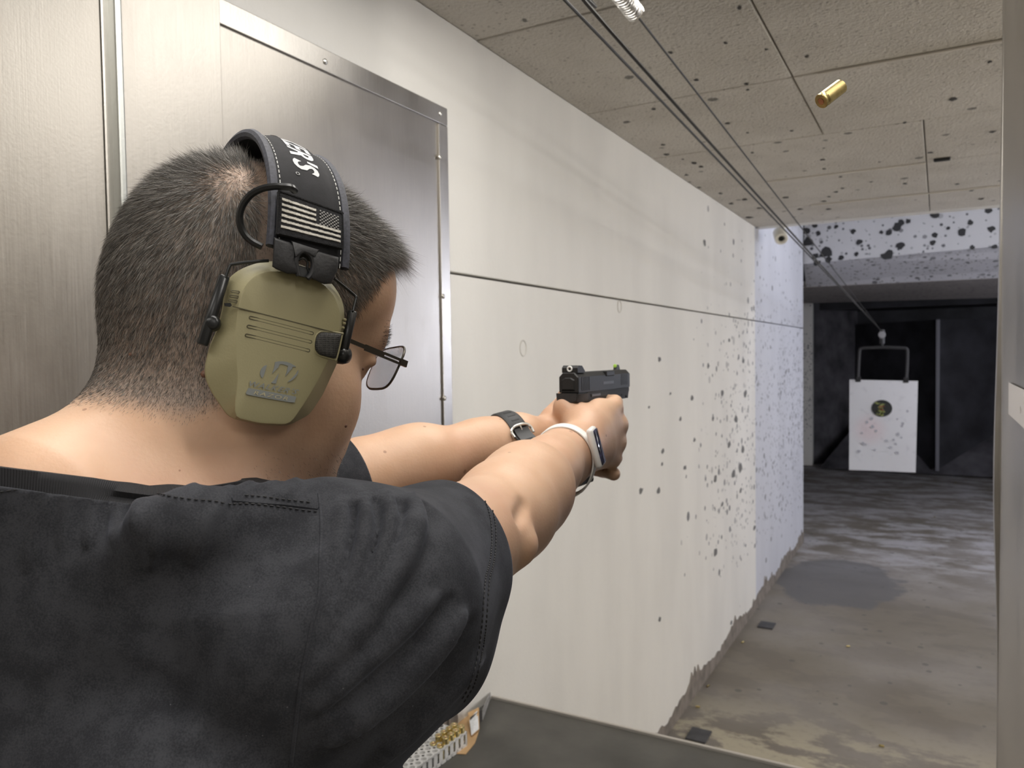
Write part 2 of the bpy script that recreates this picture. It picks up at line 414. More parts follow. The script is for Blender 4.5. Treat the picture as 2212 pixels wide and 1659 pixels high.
# ------------------------------------------------------------------ setting
wl = empty('wall_left'); tag(wl, kind='structure')
YE = 4.92                                            # where the low ceiling ends
G = 0.003
# two courses of wall panels, a recessed joint between them
ys = [-3.0, 0.80, 4.90, 6.82]
for i in range(3):
    for z0, z1 in ((0.0, 1.807), (1.807, 2.60 if i < 2 else 3.3)):
        if i == 2 and z0 > 1: z1 = 3.3
        g = 0.0006 if i else G
        MB().box((-1.02, (ys[i]+ys[i+1])/2, (z0+z1)/2), (0.04, ys[i+1]-ys[i]-0.0008, z1-z0-(2*G if z0 < 1 else 2*G)), bev=0.002).build('panel', M_WALL if i < 2 else M_WALL2, wl)
MB().box((-1.05, 1.9, 1.6), (0.02, 9.84, 3.3)).build('backing', M_DARKGAP, wl)
MB().box((-1.41, 6.81, 1.6), (0.74, 0.02, 3.3)).build('return_face', M_WALL, wl)
b = MB()
for px, py, r in [(1385, 1060, 11), (1422, 1060, 11), (1545, 1193, 15), (1425, 1338, 10), (1432, 975, 9), (1430, 1003, 7), (1425, 776, 10), (1522, 525, 10), (1470, 905, 8),
                  (1402, 880, 6), (1495, 860, 10), (1530, 790, 9), (1560, 850, 12), (1590, 905, 13), (1575, 960, 12), (1600, 1010, 16), (1545, 1035, 12), (1560, 1090, 9), (1605, 780, 10),
                  (1575, 735, 8), (1480, 1010, 9), (1500, 950, 8), (1610, 850, 13), (1585, 1025, 15), (1600, 1060, 10), (1540, 905, 9), (1448, 850, 6), (1580, 1345, 8), (1630, 1140, 10), (1605, 970, 12)]:
    c = on_x(px, py, -0.9994); dd = np.linalg.norm(c-C0); s = r*dd/FPX
    blob(b, c, np.array([0, 1.0, 0])*1.4, np.array([0, 0, 1.0])*0.75, s*0.8)
b.build('bullet_scuff', mat('scuff_grey', (0.17, 0.165, 0.16), 0.7), wl, kind='stuff')
# ring-shaped plugs in the upper wall
b = MB()
for px, py in ((1130, 752), (1338, 662)):
    c = on_x(px, py, -0.9995); pts = [c+0.018*np.array([0, math.cos(a), 1.2*math.sin(a)]) for a in np.linspace(0, 6.283, 20, endpoint=False)]
    b.tube(pts, 0.0018, 5, closed=True)
b.build('filled_hole', mat('filler', (0.66, 0.64, 0.60), 0.7), wl, kind='stuff')
# bare, chipped strip at the foot of the wall
b = MB(); V = []; n = 190
for i in range(n):
    y = 1.7+i*(6.82-1.7)/(n-1)
    h = 0.075+0.02*math.sin(i*0.21)+rng.uniform(-0.012, 0.012)+(0.035 if rng.random() < 0.10 else 0)
    V += [(-0.996, y, 0), (-0.996, y, h), (-0.9999, y, h)]
F = []
for i in range(n-1): a = 3*i; F += [[a, a+3, a+4, a+1], [a+1, a+4, a+5, a+2]]
b.add(V, F); tag(b.build('baseboard_left', M_CURB), kind='structure')

fl = MB().box((1.0, 5.0, -0.05), (6.0, 17.0, 0.1)).build('floor', M_FLOOR); tag(fl, kind='structure')
# ceiling: boards with joints, row by row
ce = empty('ceiling'); tag(ce, kind='structure')
rows = [(-3.0, -0.96), (-0.96, -0.31), (-0.31, 0.34), (0.34, 0.99), (0.99, 1.64), (1.64, 2.312), (2.312, 2.968), (2.968, 3.635), (3.635, 4.345), (4.345, YE)]
seam = [-0.367, -0.367, -0.367, -0.367, -0.367, -0.367, -0.367, -0.052, -0.052, -0.052]
for (y0, y1), s in zip(rows, seam):
    xs = [-1.0, s]
    while xs[-1] < 3.2: xs.append(xs[-1]+1.22)
    for a, c in zip(xs[:-1], xs[1:]):
        dz = rng.uniform(-0.0015, 0.0015)
        MB().box(((a+c)/2, (y0+y1)/2, ZC+0.012+dz), (c-a-0.004, y1-y0-0.004, 0.024), bev=0.003).build('tile', M_TILE, ce)
MB().box((1.1, 0.96, ZC+0.036), (4.3, 7.92, 0.02)).build('backing', mat('tile_joint', (0.26, 0.24, 0.21), 0.9), ce)
# pale battens that cover three of the joints
M_BAT = mat('joint_batten', (0.66, 0.62, 0.56), 0.7)
for (x0, x1, y) in ((-0.70, -0.052, 3.640), (-0.60, 0.5, 4.349), (-0.30, 0.5, 2.312)):
    MB().box(((x0+x1)/2, y, ZC-0.003), (x1-x0, 0.012, 0.006), bev=0.002).build('batten', M_BAT, ce)
MB().box((0.005, 3.60, ZC-0.004), (0.06, 0.03, 0.012), bev=0.004).build('clip', M_BLACK, ce)
b = MB()
for px, py, r in [(1597, 17, 8), (1567, 93, 7), (1449, 114, 7), (1505, 173, 9), (1612, 182, 8), (1615, 194, 6), (1655, 107, 6), (1743, 122, 7), (1572, 267, 7), (1412, 236, 7), (1433, 313, 8),
                  (1440, 334, 9), (1475, 344, 5), (1500, 352, 10), (1515, 360, 10), (1483, 378, 8), (1510, 405, 9), (1608, 431, 10), (1620, 470, 12), (1557, 418, 7), (2058, 215, 12), (2010, 330, 8), (1955, 265, 6), (2138, 134, 7),
                  (1710, 283, 6), (1615, 287, 5), (1820, 407, 6), (1805, 415, 6), (1790, 425, 6), (1816, 382, 7), (1780, 435, 7), (1729, 452, 9), (1697, 427, 9), (1790, 452, 8), (1955, 397, 6), (2068, 398, 6), (2098, 412, 7),
                  (2145, 285, 8), (1625, 330, 6), (1777, 345, 7), (1780, 365, 6), (1780, 320, 4), (1882, 393, 5), (1900, 350, 4), (1640, 450, 8), (1580, 440, 8), (1990, 420, 6), (2120, 430, 8)]:
    c = on_z(px, py, ZC-0.0022); s = r*np.linalg.norm(c-C0)/FPX
    blob(b, c, np.array([1.0, 0, 0]), np.array([0, -1.6, 0]), s*0.62)
b.build('bullet_scuff', mat('scuff_dark', (0.06, 0.055, 0.05), 0.8), ce, kind='stuff')
# end face of the low ceiling and the high light well behind it
MB().box((1.1, YE+0.05, ZC+0.45), (4.3, 0.10, 0.90)).build('fascia', M_WALL, ce)
MB().box((1.1, 6.4, 3.31), (4.3, 3.1, 0.04)).build('upper_slab', M_WALL, ce)
# baffle hanging across the lane: upper plate, lower plate, soffit
ba = empty('bullet_baffle', None, 'white steel bullet baffle hanging across the range, pitted with black marks', 'baffle')
Yb = 6.84
a0, a1 = on_y(1736, 570, Yb), on_y(2165, 531, Yb)
ext = lambda p, q, x: p+(q-p)*(x-p[0])/(q[0]-p[0])
A0, A1 = ext(a0, a1, -1.0), ext(a0, a1, 3.1)
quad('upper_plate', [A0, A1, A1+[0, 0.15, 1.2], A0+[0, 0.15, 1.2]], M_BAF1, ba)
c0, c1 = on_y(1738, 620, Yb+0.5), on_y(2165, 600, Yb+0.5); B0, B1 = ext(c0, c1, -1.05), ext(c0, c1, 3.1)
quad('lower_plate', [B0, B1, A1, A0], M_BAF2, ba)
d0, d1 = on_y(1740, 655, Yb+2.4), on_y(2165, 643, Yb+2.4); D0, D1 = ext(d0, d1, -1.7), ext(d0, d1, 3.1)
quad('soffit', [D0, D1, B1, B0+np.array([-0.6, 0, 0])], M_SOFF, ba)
b = MB()
for px, py, r in [(1725, 487, 14), (1741, 500, 12), (1745, 523, 16), (1783, 546, 20), (1762, 553, 12), (1790, 560, 12), (1764, 568, 12), (1817, 556, 9), (1856, 522, 10), (1843, 500, 8), (1806, 490, 7), (1938, 490, 15), (1945, 483, 12),
                  (1920, 503, 10), (1904, 502, 7), (1962, 478, 9), (1946, 530, 13), (1921, 550, 14), (1912, 553, 14), (2019, 465, 13), (2096, 480, 8), (2077, 501, 13), (2020, 507, 9), (2015, 525, 9), (2141, 495, 10),
                  (2134, 455, 11), (2148, 533, 9), (2100, 534, 7), (2048, 492, 6), (1850, 549, 8), (1768, 505, 9), (1760, 487, 9)]:
    w = on_y(px, py, Yb+0.02); yy = Yb-0.006+0.15*max(0, (w[2]-A0[2]))/1.2; w = on_y(px, py, yy)
    blob(b, w, np.array([1.0, 0, 0]), np.array([0, 0.125, 0.99]), r*0.0040*0.62)
b.build('bullet_scuff', M_BLACK, ba, kind='stuff')
# bullet trap
bt = empty('bullet_trap', None, 'black steel bullet trap with angled deflector plates at the far end', 'trap')
YT = 12.6
zt = on_y(1900, 990, YT)[2]
quad('back_plate', [(-1.9, YT, 0), (3.1, YT, 0), (3.1, YT, 3.2), (-1.9, YT, 3.2)], M_TRAP, bt)
gx = [on_y(px, 900, YT-0.9)[0] for px in (1757, 1843)]
quad('side_plate', [(gx[0], YT-0.95, 0), (gx[1], YT-0.25, 0), (gx[1], YT-0.25, 2.9), (gx[0], YT-0.95, 2.9)], M_TRAPG, bt)
px0 = on_y(2025, 900, 11.2)
P = lambda q, y, Y: on_y(q, y, Y)
ztop = on_y(2025, 690, 11.2)[2]; zb = 0.06
quad('deflector_plate', [(px0[0], 11.2, zb), (px0[0]+1.6, YT-0.05, zb), (px0[0]+1.6, YT-0.05, ztop), (px0[0], 11.2, ztop)], M_TRAP, bt)
quad('deflector_plate', [(px0[0]-1.3, YT-0.05, zb), (px0[0], 11.2, zb), (px0[0], 11.2, ztop), (px0[0]-1.3, YT-0.05, ztop)], M_TRAP, bt)
MB().box((px0[0], 11.18, (zb+ztop)/2), (0.045, 0.05, ztop-zb), bev=0.006).build('edge_post', M_TRAPE, bt)
quad('chute_plate', [(px0[0]-0.1, 11.15, 0.03), (px0[0]+1.9, 11.15, 0.03), (px0[0]+0.9, 12.3, 0.95), (px0[0]+0.7, 12.3, 0.95)], M_TRAPG, bt)
quad('chute_plate', [(px0[0]-1.4, 11.15, 0.03), (px0[0]-0.04, 11.15, 0.03), (px0[0]-0.75, 12.3, 0.8), (px0[0]-0.85, 12.3, 0.8)], M_TRAPG, bt)
MB().box((0.6, 12.2, 2.45), (5.0, 0.9, 0.5)).build('hood', M_TRAP, bt)
wt = MB().box((on_y(1746, 900, 11.55)[0], 11.55, 1.3), (0.125, 0.12, 2.6), bev=0.005).build('pillar', M_WALL)
tag(wt, 'narrow white pillar at the left edge of the bullet trap', 'pillar', kind='structure')
w2 = MB().box((-1.95, 9.8, 1.6), (0.06, 6.0, 3.3)).build('wall_far_left', M_TRAPG); tag(w2, kind='structure')
w3 = MB().box((1.0, 12.95, 1.6), (6.2, 0.06, 3.3)).build('wall_end', M_TRAP); tag(w3, kind='structure')
w4 = MB().box((3.2, 5.0, 1.6), (0.06, 16.0, 3.4)).build('wall_right', M_WALL); tag(w4, kind='structure')
w5 = MB().box((1.0, -3.03, 1.2), (4.4, 0.06, 2.5)).build('wall_rear', mat('rear_wall_paint', (0.52, 0.48, 0.43), 0.7)); tag(w5, kind='structure')
c2 = MB().box((0.7, 10.4, 3.30), (5.4, 5.0, 0.04)).build('ceiling_far', M_TRAP); tag(c2, kind='structure')

# ------------------------------------------------------------------ steel stall lining on the left wall
def screw(b, c, n=(1, 0, 0), r=0.0055): b.lathe([(0.0, -0.001), (r, -0.001), (r, 0.0012), (r*0.6, 0.003), (0, 0.0034)], c, n, 10)
XS = -0.9905
y0, y1 = 0.843, on_x(963, 245, XS)[1]; zt = on_x(955, 232, XS)[2]
t = empty('steel_panel', None, 'framed brushed steel sheet on the wall behind the head, riveted edge strips', 'panel')
MB().box((-0.9945, (y0+y1)/2, (zt+ZB)/2), (0.008, y1-y0, zt-ZB), bev=0.001).build('sheet', M_STEEL, t)
MB().box((XS+0.002, (y0+y1)/2, zt-0.02), (0.005, y1-y0, 0.040), bev=0.0012).build('edge_strip', M_STEEL2, t)
MB().box((XS+0.002, y1-0.018, (zt-0.041+ZB)/2), (0.005, 0.036, zt-0.041-ZB), bev=0.0012).build('edge_strip', M_STEEL2, t)
for px, py in ((702, 133), (951, 246), (950, 340), (957, 640), (960, 860)):
    b = MB(); screw(b, on_x(px, py, XS+0.0045)); b.build('screw', M_SCREW, t, smooth=True)
ya, yb_ = on_x(263, 300, XS+0.01)[1], 0.842
t = empty('steel_panel', None, 'tall narrow steel sheet between the zinc channel and the framed panel', 'panel')
MB().box((-0.9885, (ya+yb_)/2, 1.56), (0.020, yb_-ya, 1.65), bev=0.001).build('sheet', M_STEEL, t)
yc = on_x(224, 300, XS+0.01)[1]
t = empty('zinc_channel', None, 'vertical grey metal channel strip joining two steel sheets, far left', 'strip')
MB().box((-0.9815, (ya+yc)/2+0.004, 1.56), (0.034, (ya-yc)*0.42, 1.65), bev=0.003).build('rib', M_ZINC, t)
MB().box((-0.9885, (ya+yc)/2, 1.56), (0.020, (ya-yc)-0.001, 1.65), bev=0.003).build('flange', M_STEEL2, t)
t = empty('steel_panel', None, 'widest brushed steel sheet at the far left edge, cloudy and scratched', 'panel')
MB().box((-0.9885, yc-0.5, 1.56), (0.020, 0.998, 1.65), bev=0.001).build('sheet', M_STEEL, t)

# ------------------------------------------------------------------ right lane divider
XD = on_y(2153, 900, 1.67)[0]
t = empty('lane_divider', None, 'brushed steel lane divider at the right edge of the picture', 'divider')
MB().box((XD+0.02, 1.015, 1.19), (0.030, 1.30, 2.38), bev=0.001).build('sheet', M_STEEL, t)
V = []; n = 40                                                    # slightly bent folded edge
for i in range(n):
    z = 0.02+i*(ZC-0.04)/(n-1); dx = 0.006*math.exp(-((z-1.35)/0.22)**2)+0.002*math.sin(z*5)
    V += [(XD+0.002-dx, 1.668, z), (XD+0.003-dx, 1.655, z), (XD+0.034, 1.655, z), (XD+0.034, 1.668, z)]
F = [[4*i+k, 4*i+(k+1) % 4, 4*i+4+(k+1) % 4, 4*i+4+k] for i in range(n-1) for k in range(4)]+[[0, 1, 2, 3], [4*n-1, 4*n-2, 4*n-3, 4*n-4]]
MB().add(V, F).build('edge_strip', M_STEEL2, t)
MB().box((XD+0.018, 1.652, 1.19), (0.024, 0.006, 2.3)).build('gap', M_DARKGAP, t)
pa, pb = on_x(2182, 826, XD+0.004), on_x(2330, 1030, XD+0.004)
yh, zh = on_x(2201, 888, XD)[1:]
b = MB(); yA, yB, zA, zB_ = pb[1], pa[1], pb[2], pa[2]
per = lambda a, c, n: [(a[0]+(c[0]-a[0])*i/n, a[1]+(c[1]-a[1])*i/n) for i in range(n)]
cr = [(yB, zB_), (yA, zB_), (yA, zA), (yB, zA)]; outer = sum([per(cr[i], cr[(i+1) % 4], 4) for i in range(4)], [])
hole = [(yh+0.010*math.cos(t), zh+0.020*math.sin(t)) for t in [math.atan2((q[1]-zh)/2, q[0]-yh) for q in outer]]
V = [(XD+0.002, *q) for q in hole]+[(XD+0.002, *q) for q in outer]+[(XD+0.006, *q) for q in hole]
b.add(V, [[i, (i+1) % 16, 16+(i+1) % 16, 16+i] for i in range(16)]+[[i, 32+i, 32+(i+1) % 16, (i+1) % 16] for i in range(16)])
b.build('slotted_plate', mat('pale_plate', (0.74, 0.70, 0.68), 0.45, 0.3, bump=(30, 0.1, (1, 1, 6))), t)
for px, py in ((2163, 60), (2157, 478), (2157, 1000)):
    b = MB(); screw(b, on_y(px+4, py, 1.668)+[0.004, 0.0, 0], (0, -1, 0)); b.build('screw', M_SCREW, t)

# ------------------------------------------------------------------ shooting bench
m = M_BENCH = mat('bench_laminate', (0.085, 0.082, 0.072), 0.5, noise=(9, 0.25), bump=(70, 0.12))
t = empty('shooting_bench', Matrix.Translation((-0.45, 1.2, 0)), 'dark grey shooting bench with a pale metal front lip', 'bench')
def rel(o):
    return o
XW = XD-0.002
rel(MB().box(((XW-1)/2, 1.145, ZB-0.02), (XW+1-0.002, 1.03, 0.04), bev=0.003).build('worktop', M_BENCH, t))
rel(MB().box(((XW-1)/2, 1.664, ZB-0.028), (XW+1-0.002, 0.008, 0.068), bev=0.002).build('front_lip', mat('pale_lip', (0.62, 0.58, 0.53), 0.4, 0.4), t))
rel(MB().box(((XW-1)/2, 1.60, (ZB-0.042)/2), (XW+1-0.01, 0.03, ZB-0.042)).build('front_panel', M_STEEL, t))
for x in (-0.97, XW-0.03):
    rel(MB().box((x, 0.80, (ZB-0.042)/2), (0.04, 0.04, ZB-0.042), bev=0.003).build('leg', M_STEEL2, t))

# ------------------------------------------------------------------ small things on the floor
def floor_plate(px, py, label):
    c = on_z(px, py, 0.0)
    o = MB().box((0, 0, 0.004), (0.085, 0.11, 0.008), bev=0.002).build('floor_plate', mat('dark_plate', (0.055, 0.055, 0.06), 0.6, noise=(20, 0.3))); o.location = c
    tag(o, label, 'plate')
floor_plate(1656, 1352, 'small dark square plate on the floor beside the wall, farther from the bench')
floor_plate(1509, 1590, 'small dark square plate on the floor just beyond the bench lip')
# ------------------------------------------------------------------ the shooter
def cam_vec(x, y, z): return x*AX_R+y*AX_D+z*AX_F
PSI, THE, RHO = math.radians(36), math.radians(11.5), math.radians(0)
HF = cam_vec(math.cos(PSI)*math.cos(THE), math.sin(THE), math.sin(PSI)*math.cos(THE))
HR = unit(cam_vec(math.sin(PSI), 0, -math.cos(PSI))); HU = np.cross(HR, HF)
HR, HU = math.cos(RHO)*HR+math.sin(RHO)*HU, math.cos(RHO)*HU-math.sin(RHO)*HR
HO = at_depth(542, 754, 0.53)
HM = np.stack([HF, -HR, HU], 1)                          # columns: forward, left, up
HMAT = Matrix(np.vstack([np.hstack([HM, HO[:, None]]), [0, 0, 0, 1]]).tolist())
def hw(f, l, u): return HO+HM@np.array([f, l, u])
def hl(p): return (np.asarray(p)-HO)@HM
def HE(c, r, k=0.012, M=None): return Ell(hw(*(HS*np.array(c))), HS*np.array(r), HM.T if M is None else M, k)
def HC(a, b, r1, r2, k=0.012): return Cap(hw(*(HS*np.array(a))), hw(*(HS*np.array(b))), HS*r1, HS*r2, k)
HS = 0.965
D3 = at_depth
J = dict(
    rsh=D3(815, 1300, 0.44), rel=D3(1088, 1110, 0.66), rwr=D3(1212, 985, 0.845),
    lsh=np.array([-0.575, 0.37, CAM_H-0.150]), lel=D3(772, 1045, 0.80), lwr=D3(1116, 944, 0.915))
head = [
    HE((-0.004, 0, 0.053), (0.095, 0.075, 0.079)), HE((-0.042, 0, 0.020), (0.058, 0.064, 0.062), 0.02), HE((0.040, 0, 0.055), (0.052, 0.063, 0.055), 0.02),
    HE((0.034, 0, -0.035), (0.050, 0.055, 0.072), 0.025),
    HC((0.0, 0.056, -0.045), (0.046, 0.022, -0.098), 0.022, 0.020, 0.02), HC((0.0, -0.056, -0.045), (0.046, -0.022, -0.098), 0.022, 0.020, 0.02),
    HC((0.048, 0.014, -0.102), (0.048, -0.014, -0.102), 0.019, 0.019, 0.018),
    HE((0.036, 0.046, -0.030), (0.030, 0.024, 0.036), 0.02), HE((0.036, -0.046, -0.030), (0.030, 0.024, 0.036), 0.02),
    HC((0.070, 0.030, 0.022), (0.070, -0.030, 0.022), 0.016, 0.016, 0.014),
    HC((0.074, 0, 0.010), (0.079, 0, -0.026), 0.008, 0.011, 0.010), HE((0.073, 0.011, -0.030), (0.011, 0.010, 0.009), 0.006), HE((0.073, -0.011, -0.030), (0.011, 0.010, 0.009), 0.006),
    HC((0.068, 0.018, -0.060), (0.073, 0, -0.057), 0.006, 0.007, 0.006), HC((0.068, -0.018, -0.060), (0.073, 0, -0.057), 0.006, 0.007, 0.006),
    HC((0.066, 0.016, -0.070), (0.070, 0, -0.071), 0.006, 0.008, 0.006), HC((0.066, -0.016, -0.070), (0.070, 0, -0.071), 0.006, 0.008, 0.006),
    Cut(HE((0.095, 0.033, 0.000), (0.017, 0.018, 0.012)), 0.012), Cut(HE((0.095, -0.033, 0.000), (0.017, 0.018, 0.012)), 0.012),
    HE((0.064, 0.032, 0.001), (0.012, 0.013, 0.012), 0.003), HE((0.064, -0.032, 0.001), (0.012, 0.013, 0.012), 0.003),
    HC((0.074, 0.043, 0.006), (0.077, 0.022, 0.007), 0.0035, 0.0035, 0.004), HC((0.074, -0.043, 0.006), (0.077, -0.022, 0.007), 0.0035, 0.0035, 0.004),
    Cut(HC((0.082, 0.02, -0.065), (0.082, -0.02, -0.065), 0.0012, 0.0012), 0.004),
]
for s in (1, -1):
    head += [HE((-0.012, s*0.077, 0.002), (0.016, 0.006, 0.030), 0.006), Cut(HE((-0.008, s*0.085, 0.004), (0.008, 0.005, 0.016)), 0.005)]
c7 = np.array([-0.435, 0.254, CAM_H-0.087])
neck = [HC((-0.022, 0, -0.02), (-0.015, 0, -0.07), 0.058, 0.058, 0.03), Cap(hw(-0.015, 0, -0.05), np.array([-0.405, 0.325, CAM_H-0.15]), 0.058, 0.066, 0.035),
        Cap(hw(-0.045, 0, -0.07), c7, 0.040, 0.056, 0.035),
        Cap(np.array([-0.42, 0.29, CAM_H-0.132]), J['rsh']+[-0.05, -0.02, 0.002], 0.050, 0.040, 0.045), Cap(np.array([-0.42, 0.30, CAM_H-0.132]), J['lsh']+[0.05, -0.02, 0.035], 0.050, 0.045, 0.045)]
torso = [Ell((-0.42, 0.318, CAM_H-0.34), (0.165, 0.092, 0.22), None, 0.05), Ell((-0.42, 0.318, CAM_H-0.62), (0.155, 0.105, 0.26), None, 0.05)]
legs = [Cap((-0.34, 0.32, 0.86), (-0.30, 0.36, 0.48), 0.095, 0.062, 0.04), Cap((-0.30, 0.36, 0.48), (-0.28, 0.30, 0.09), 0.060, 0.042, 0.03),
        Cap((-0.50, 0.34, 0.86), (-0.54, 0.44, 0.48), 0.095, 0.062, 0.04), Cap((-0.54, 0.44, 0.48), (-0.56, 0.42, 0.09), 0.060, 0.042, 0.03)]
def lerp(a, b, t): return np.asarray(a)*(1-t)+np.asarray(b)*t
def arm(sh, el, wr, s):
    """upper arm and forearm with their muscle bellies"""
    f = unit(wr-el); u = np.array([0, 0, 1.0]); sd = unit(np.cross(f, u))
    return [Cap(sh, el, 0.050, 0.039, 0.03), Cap(el, lerp(el, wr, 0.35), 0.036, 0.040, 0.03), Cap(lerp(el, wr, 0.3), lerp(el, wr, 0.78), 0.041, 0.030, 0.02),
            Cap(lerp(el, wr, 0.75), wr, 0.030, 0.0255, 0.02), Cap(lerp(el, wr, 0.05)+0.004*u, lerp(el, wr, 0.35)+0.006*u, 0.036, 0.034, 0.02)]
arms = arm(J['rsh'], J['rel'], J['rwr'], 1)+arm(J['lsh'], J['lel'], J['lwr'], -1)
# --- pistol frame: x forward (down the lane), y left, z up; origin under the rear sight at bore-line height
GO = at_depth(1232, 826, 0.93)
def gp(x, y, z): return GO+np.array([-y, x, z])
GM = np.array([[0, -1.0, 0], [1.0, 0, 0], [0, 0, 1.0]])
GMAT = Matrix(np.vstack([np.hstack([GM, GO[:, None]]), [0, 0, 0, 1]]).tolist())
def finger(pts, r0, r1, k=0.004):
    pts = [gp(*p) for p in pts]; n = len(pts)-1
    rr = np.linspace(r0, r1, n+1)
    return [Cap(pts[i], pts[i+1], rr[i], rr[i+1], 0.006 if i == 0 else k) for i in range(n)]
hands = []
# right hand: the back of it faces right (-y); fingers pass in front of the grip to the left
rw = np.array([-(J['rwr'][0]-GO[0]), 0, 0]); RWL = (J['rwr']-GO)@GM
hands += [Cap(J['rwr'], gp(0.006, -0.024, -0.060), 0.0265, 0.024, 0.02), Cap(J['rwr']+np.array([0, 0.01, -0.012]), gp(0.012, -0.026, -0.082), 0.024, 0.022, 0.02)]
mcp = [(0.062, -0.030, -0.034), (0.066, -0.035, -0.056), (0.062, -0.034, -0.078), (0.054, -0.030, -0.098)]
wrl = (0.0, -0.022, -0.062)
for i, q in enumerate(mcp):
    a = lerp(RWL, wrl, 0.9)+np.array([0, 0, 0.012-0.009*i]); hands.append(Cap(gp(*a), gp(*q), 0.019, 0.0125 if i else 0.0120, 0.014))
hands += [Ell(gp(0.032, -0.022, -0.062), (0.016, 0.036, 0.040), None, 0.014)]
hands += finger([mcp[0], (0.088, -0.022, -0.030), (0.094, -0.006, -0.028), (0.092, 0.006, -0.029)], 0.0115, 0.0075)     # trigger finger
hands += finger([mcp[1], (0.084, -0.022, -0.056), (0.086, 0.004, -0.057), (0.066, 0.019, -0.058)], 0.0115, 0.0085)
hands += finger([mcp[2], (0.080, -0.022, -0.078), (0.082, 0.004, -0.079), (0.062, 0.018, -0.080)], 0.0110, 0.0082)
hands += finger([mcp[3], (0.070, -0.020, -0.097), (0.072, 0.002, -0.098), (0.054, 0.015, -0.099)], 0.0102, 0.0076)
hands += [Cap(gp(-0.004, -0.020, -0.050), gp(0.000, 0.006, -0.030), 0.018, 0.015, 0.012)]                               # web over the back strap
hands += finger([(0.000, 0.006, -0.030), (0.030, 0.019, -0.020), (0.058, 0.020, -0.016)], 0.0135, 0.0095)                # right thumb
# left hand: heel on the left side of the grip, fingers wrapped over the right ones
LWL = (J['lwr']-GO)@GM
hands += [Cap(J['lwr'], gp(0.018, 0.032, -0.066), 0.0245, 0.023, 0.02), Cap(gp(0.018, 0.032, -0.066), gp(0.052, 0.032, -0.052), 0.024, 0.019, 0.016), Cap(gp(0.014, 0.032, -0.080), gp(0.048, 0.032, -0.086), 0.021, 0.016, 0.014)]
for i, z in enumerate((-0.050, -0.070, -0.090, -0.109)):
    hands += finger([(0.058-0.004*i, 0.034, z), (0.094-0.006*i, 0.022, z-0.004), (0.098-0.007*i, -0.010, z-0.007), (0.084-0.008*i, -0.031, z-0.009)], 0.0122, 0.0085)
hands += finger([(0.018, 0.034, -0.045), (0.052, 0.030, -0.026), (0.088, 0.024, -0.020)], 0.0145, 0.0095)                # left thumb
av, af = surface(arms, 0.006); arm_bvh = BVHTree.FromPolygons([tuple(q) for q in av], [tuple(q) for q in af])
def on_arm(x, y): return np.array(arm_bvh.ray_cast(Vector(C0), Vector(unit(D3(x, y, 1)-C0)))[0])
hands.append(Cut(Cap(on_arm(1136, 1088)-AX_F*0.0040, on_arm(1121, 1117)-AX_F*0.0040, 0.0015, 0.0010), 0.012))        # crease at the elbow
e0 = on_arm(1128, 1190); hands.append(Cap(e0+AX_F*0.016, e0+AX_F*0.018, 0.011, 0.011, 0.016))     # point of the elbow
skin_prims = head+neck+torso+arms+hands
sv, sf = surface(skin_prims, 0.0026)
print('skin', len(sv), len(sf))

# ------------------------------------------------------------------ skin material
m = M_SKIN = mat('skin', (0.60, 0.36, 0.235), 0.45, spec=0.4); N = Nodes(m)
N.b.inputs['Subsurface Weight'].default_value = 0.12; N.b.inputs['Subsurface Radius'].default_value = (0.010, 0.004, 0.002); N.b.inputs['Subsurface Scale'].default_value = 0.5
at = N.add('ShaderNodeAttribute', attribute_name='tint'); tr, tg, tb = N.sep(at.outputs['Vector'])
p = N.pos()
c = N.mix(N.ramp(N.noise(p, 26, 4), 0.3, 0.7), (0.665, 0.435, 0.295), (0.60, 0.375, 0.245))
c = N.mix(N.math('MULTIPLY', N.ramp(N.noise(p, 9, 3), 0.45, 0.75), 0.35), c, (0.55, 0.27, 0.19))
v = N.voro(p, 120); r = N.sep(v.outputs['Color'])
c = N.mix(N.math('MULTIPLY', N.math('MULTIPLY', N.math('LESS_THAN', v.outputs['Distance'], N.math('MULTIPLY', r[1], 0.30)), N.math('LESS_THAN', r[0], 0.05)), 0.55), c, (0.22, 0.10, 0.06))
c = N.mix(tr, c, (0.31, 0.265, 0.235))            # scalp seen through the cropped hair
c = N.mix(tg, c, (0.17, 0.10, 0.07))             # beard shadow
c = N.mix(tb, c, (0.42, 0.17, 0.13))             # lips
N.link(c, N.b.inputs['Base Color']); N.bump(N.math('ADD', N.noise(p, 420, 3), N.math('MULTIPLY', v.outputs['Distance'], 0.4)), 0.22, 0.0008)
# scalp, beard and lip zones in the head's own frame
H = hl(sv); hf, hlat, hu = H[:, 0], H[:, 1], H[:, 2]
def sstep(x, a, b): t = np.clip((x-a)/(b-a), 0, 1); return t*t*(3-2*t)
def hairline(f, l):
    """height above which hair grows, by how far forward the point lies"""
    return np.interp(f, [-0.2, -0.085, -0.045, -0.020, 0.0, 0.020, 0.040, 0.055, 0.072, 0.085, 0.2], [-0.052, -0.054, -0.054, -0.034, -0.012, 0.004, 0.022, 0.050, 0.082, 0.090, 0.092])
inhead = (np.abs(hlat) < 0.095) & (hf > -0.15) & (hf < 0.14) & (hu > -0.16) & (hu < 0.2)
scalp = np.where(inhead, sstep(hu-hairline(hf, hlat), -0.006, 0.012), 0)
beard = np.where(inhead, sstep(hu, -0.052, -0.085)*sstep(hf, -0.02, 0.02)*sstep(hu, -0.16, -0.13), 0)*0.75
lips = np.where(inhead & (hf > 0.068) & (np.abs(hlat) < 0.03), np.exp(-((hu+0.065)/0.010)**2)*np.exp(-(hlat/0.02)**2), 0)*0.8
ears = (np.abs(hlat) > 0.074) & (np.abs(hu) < 0.032); scalp[ears] = 0
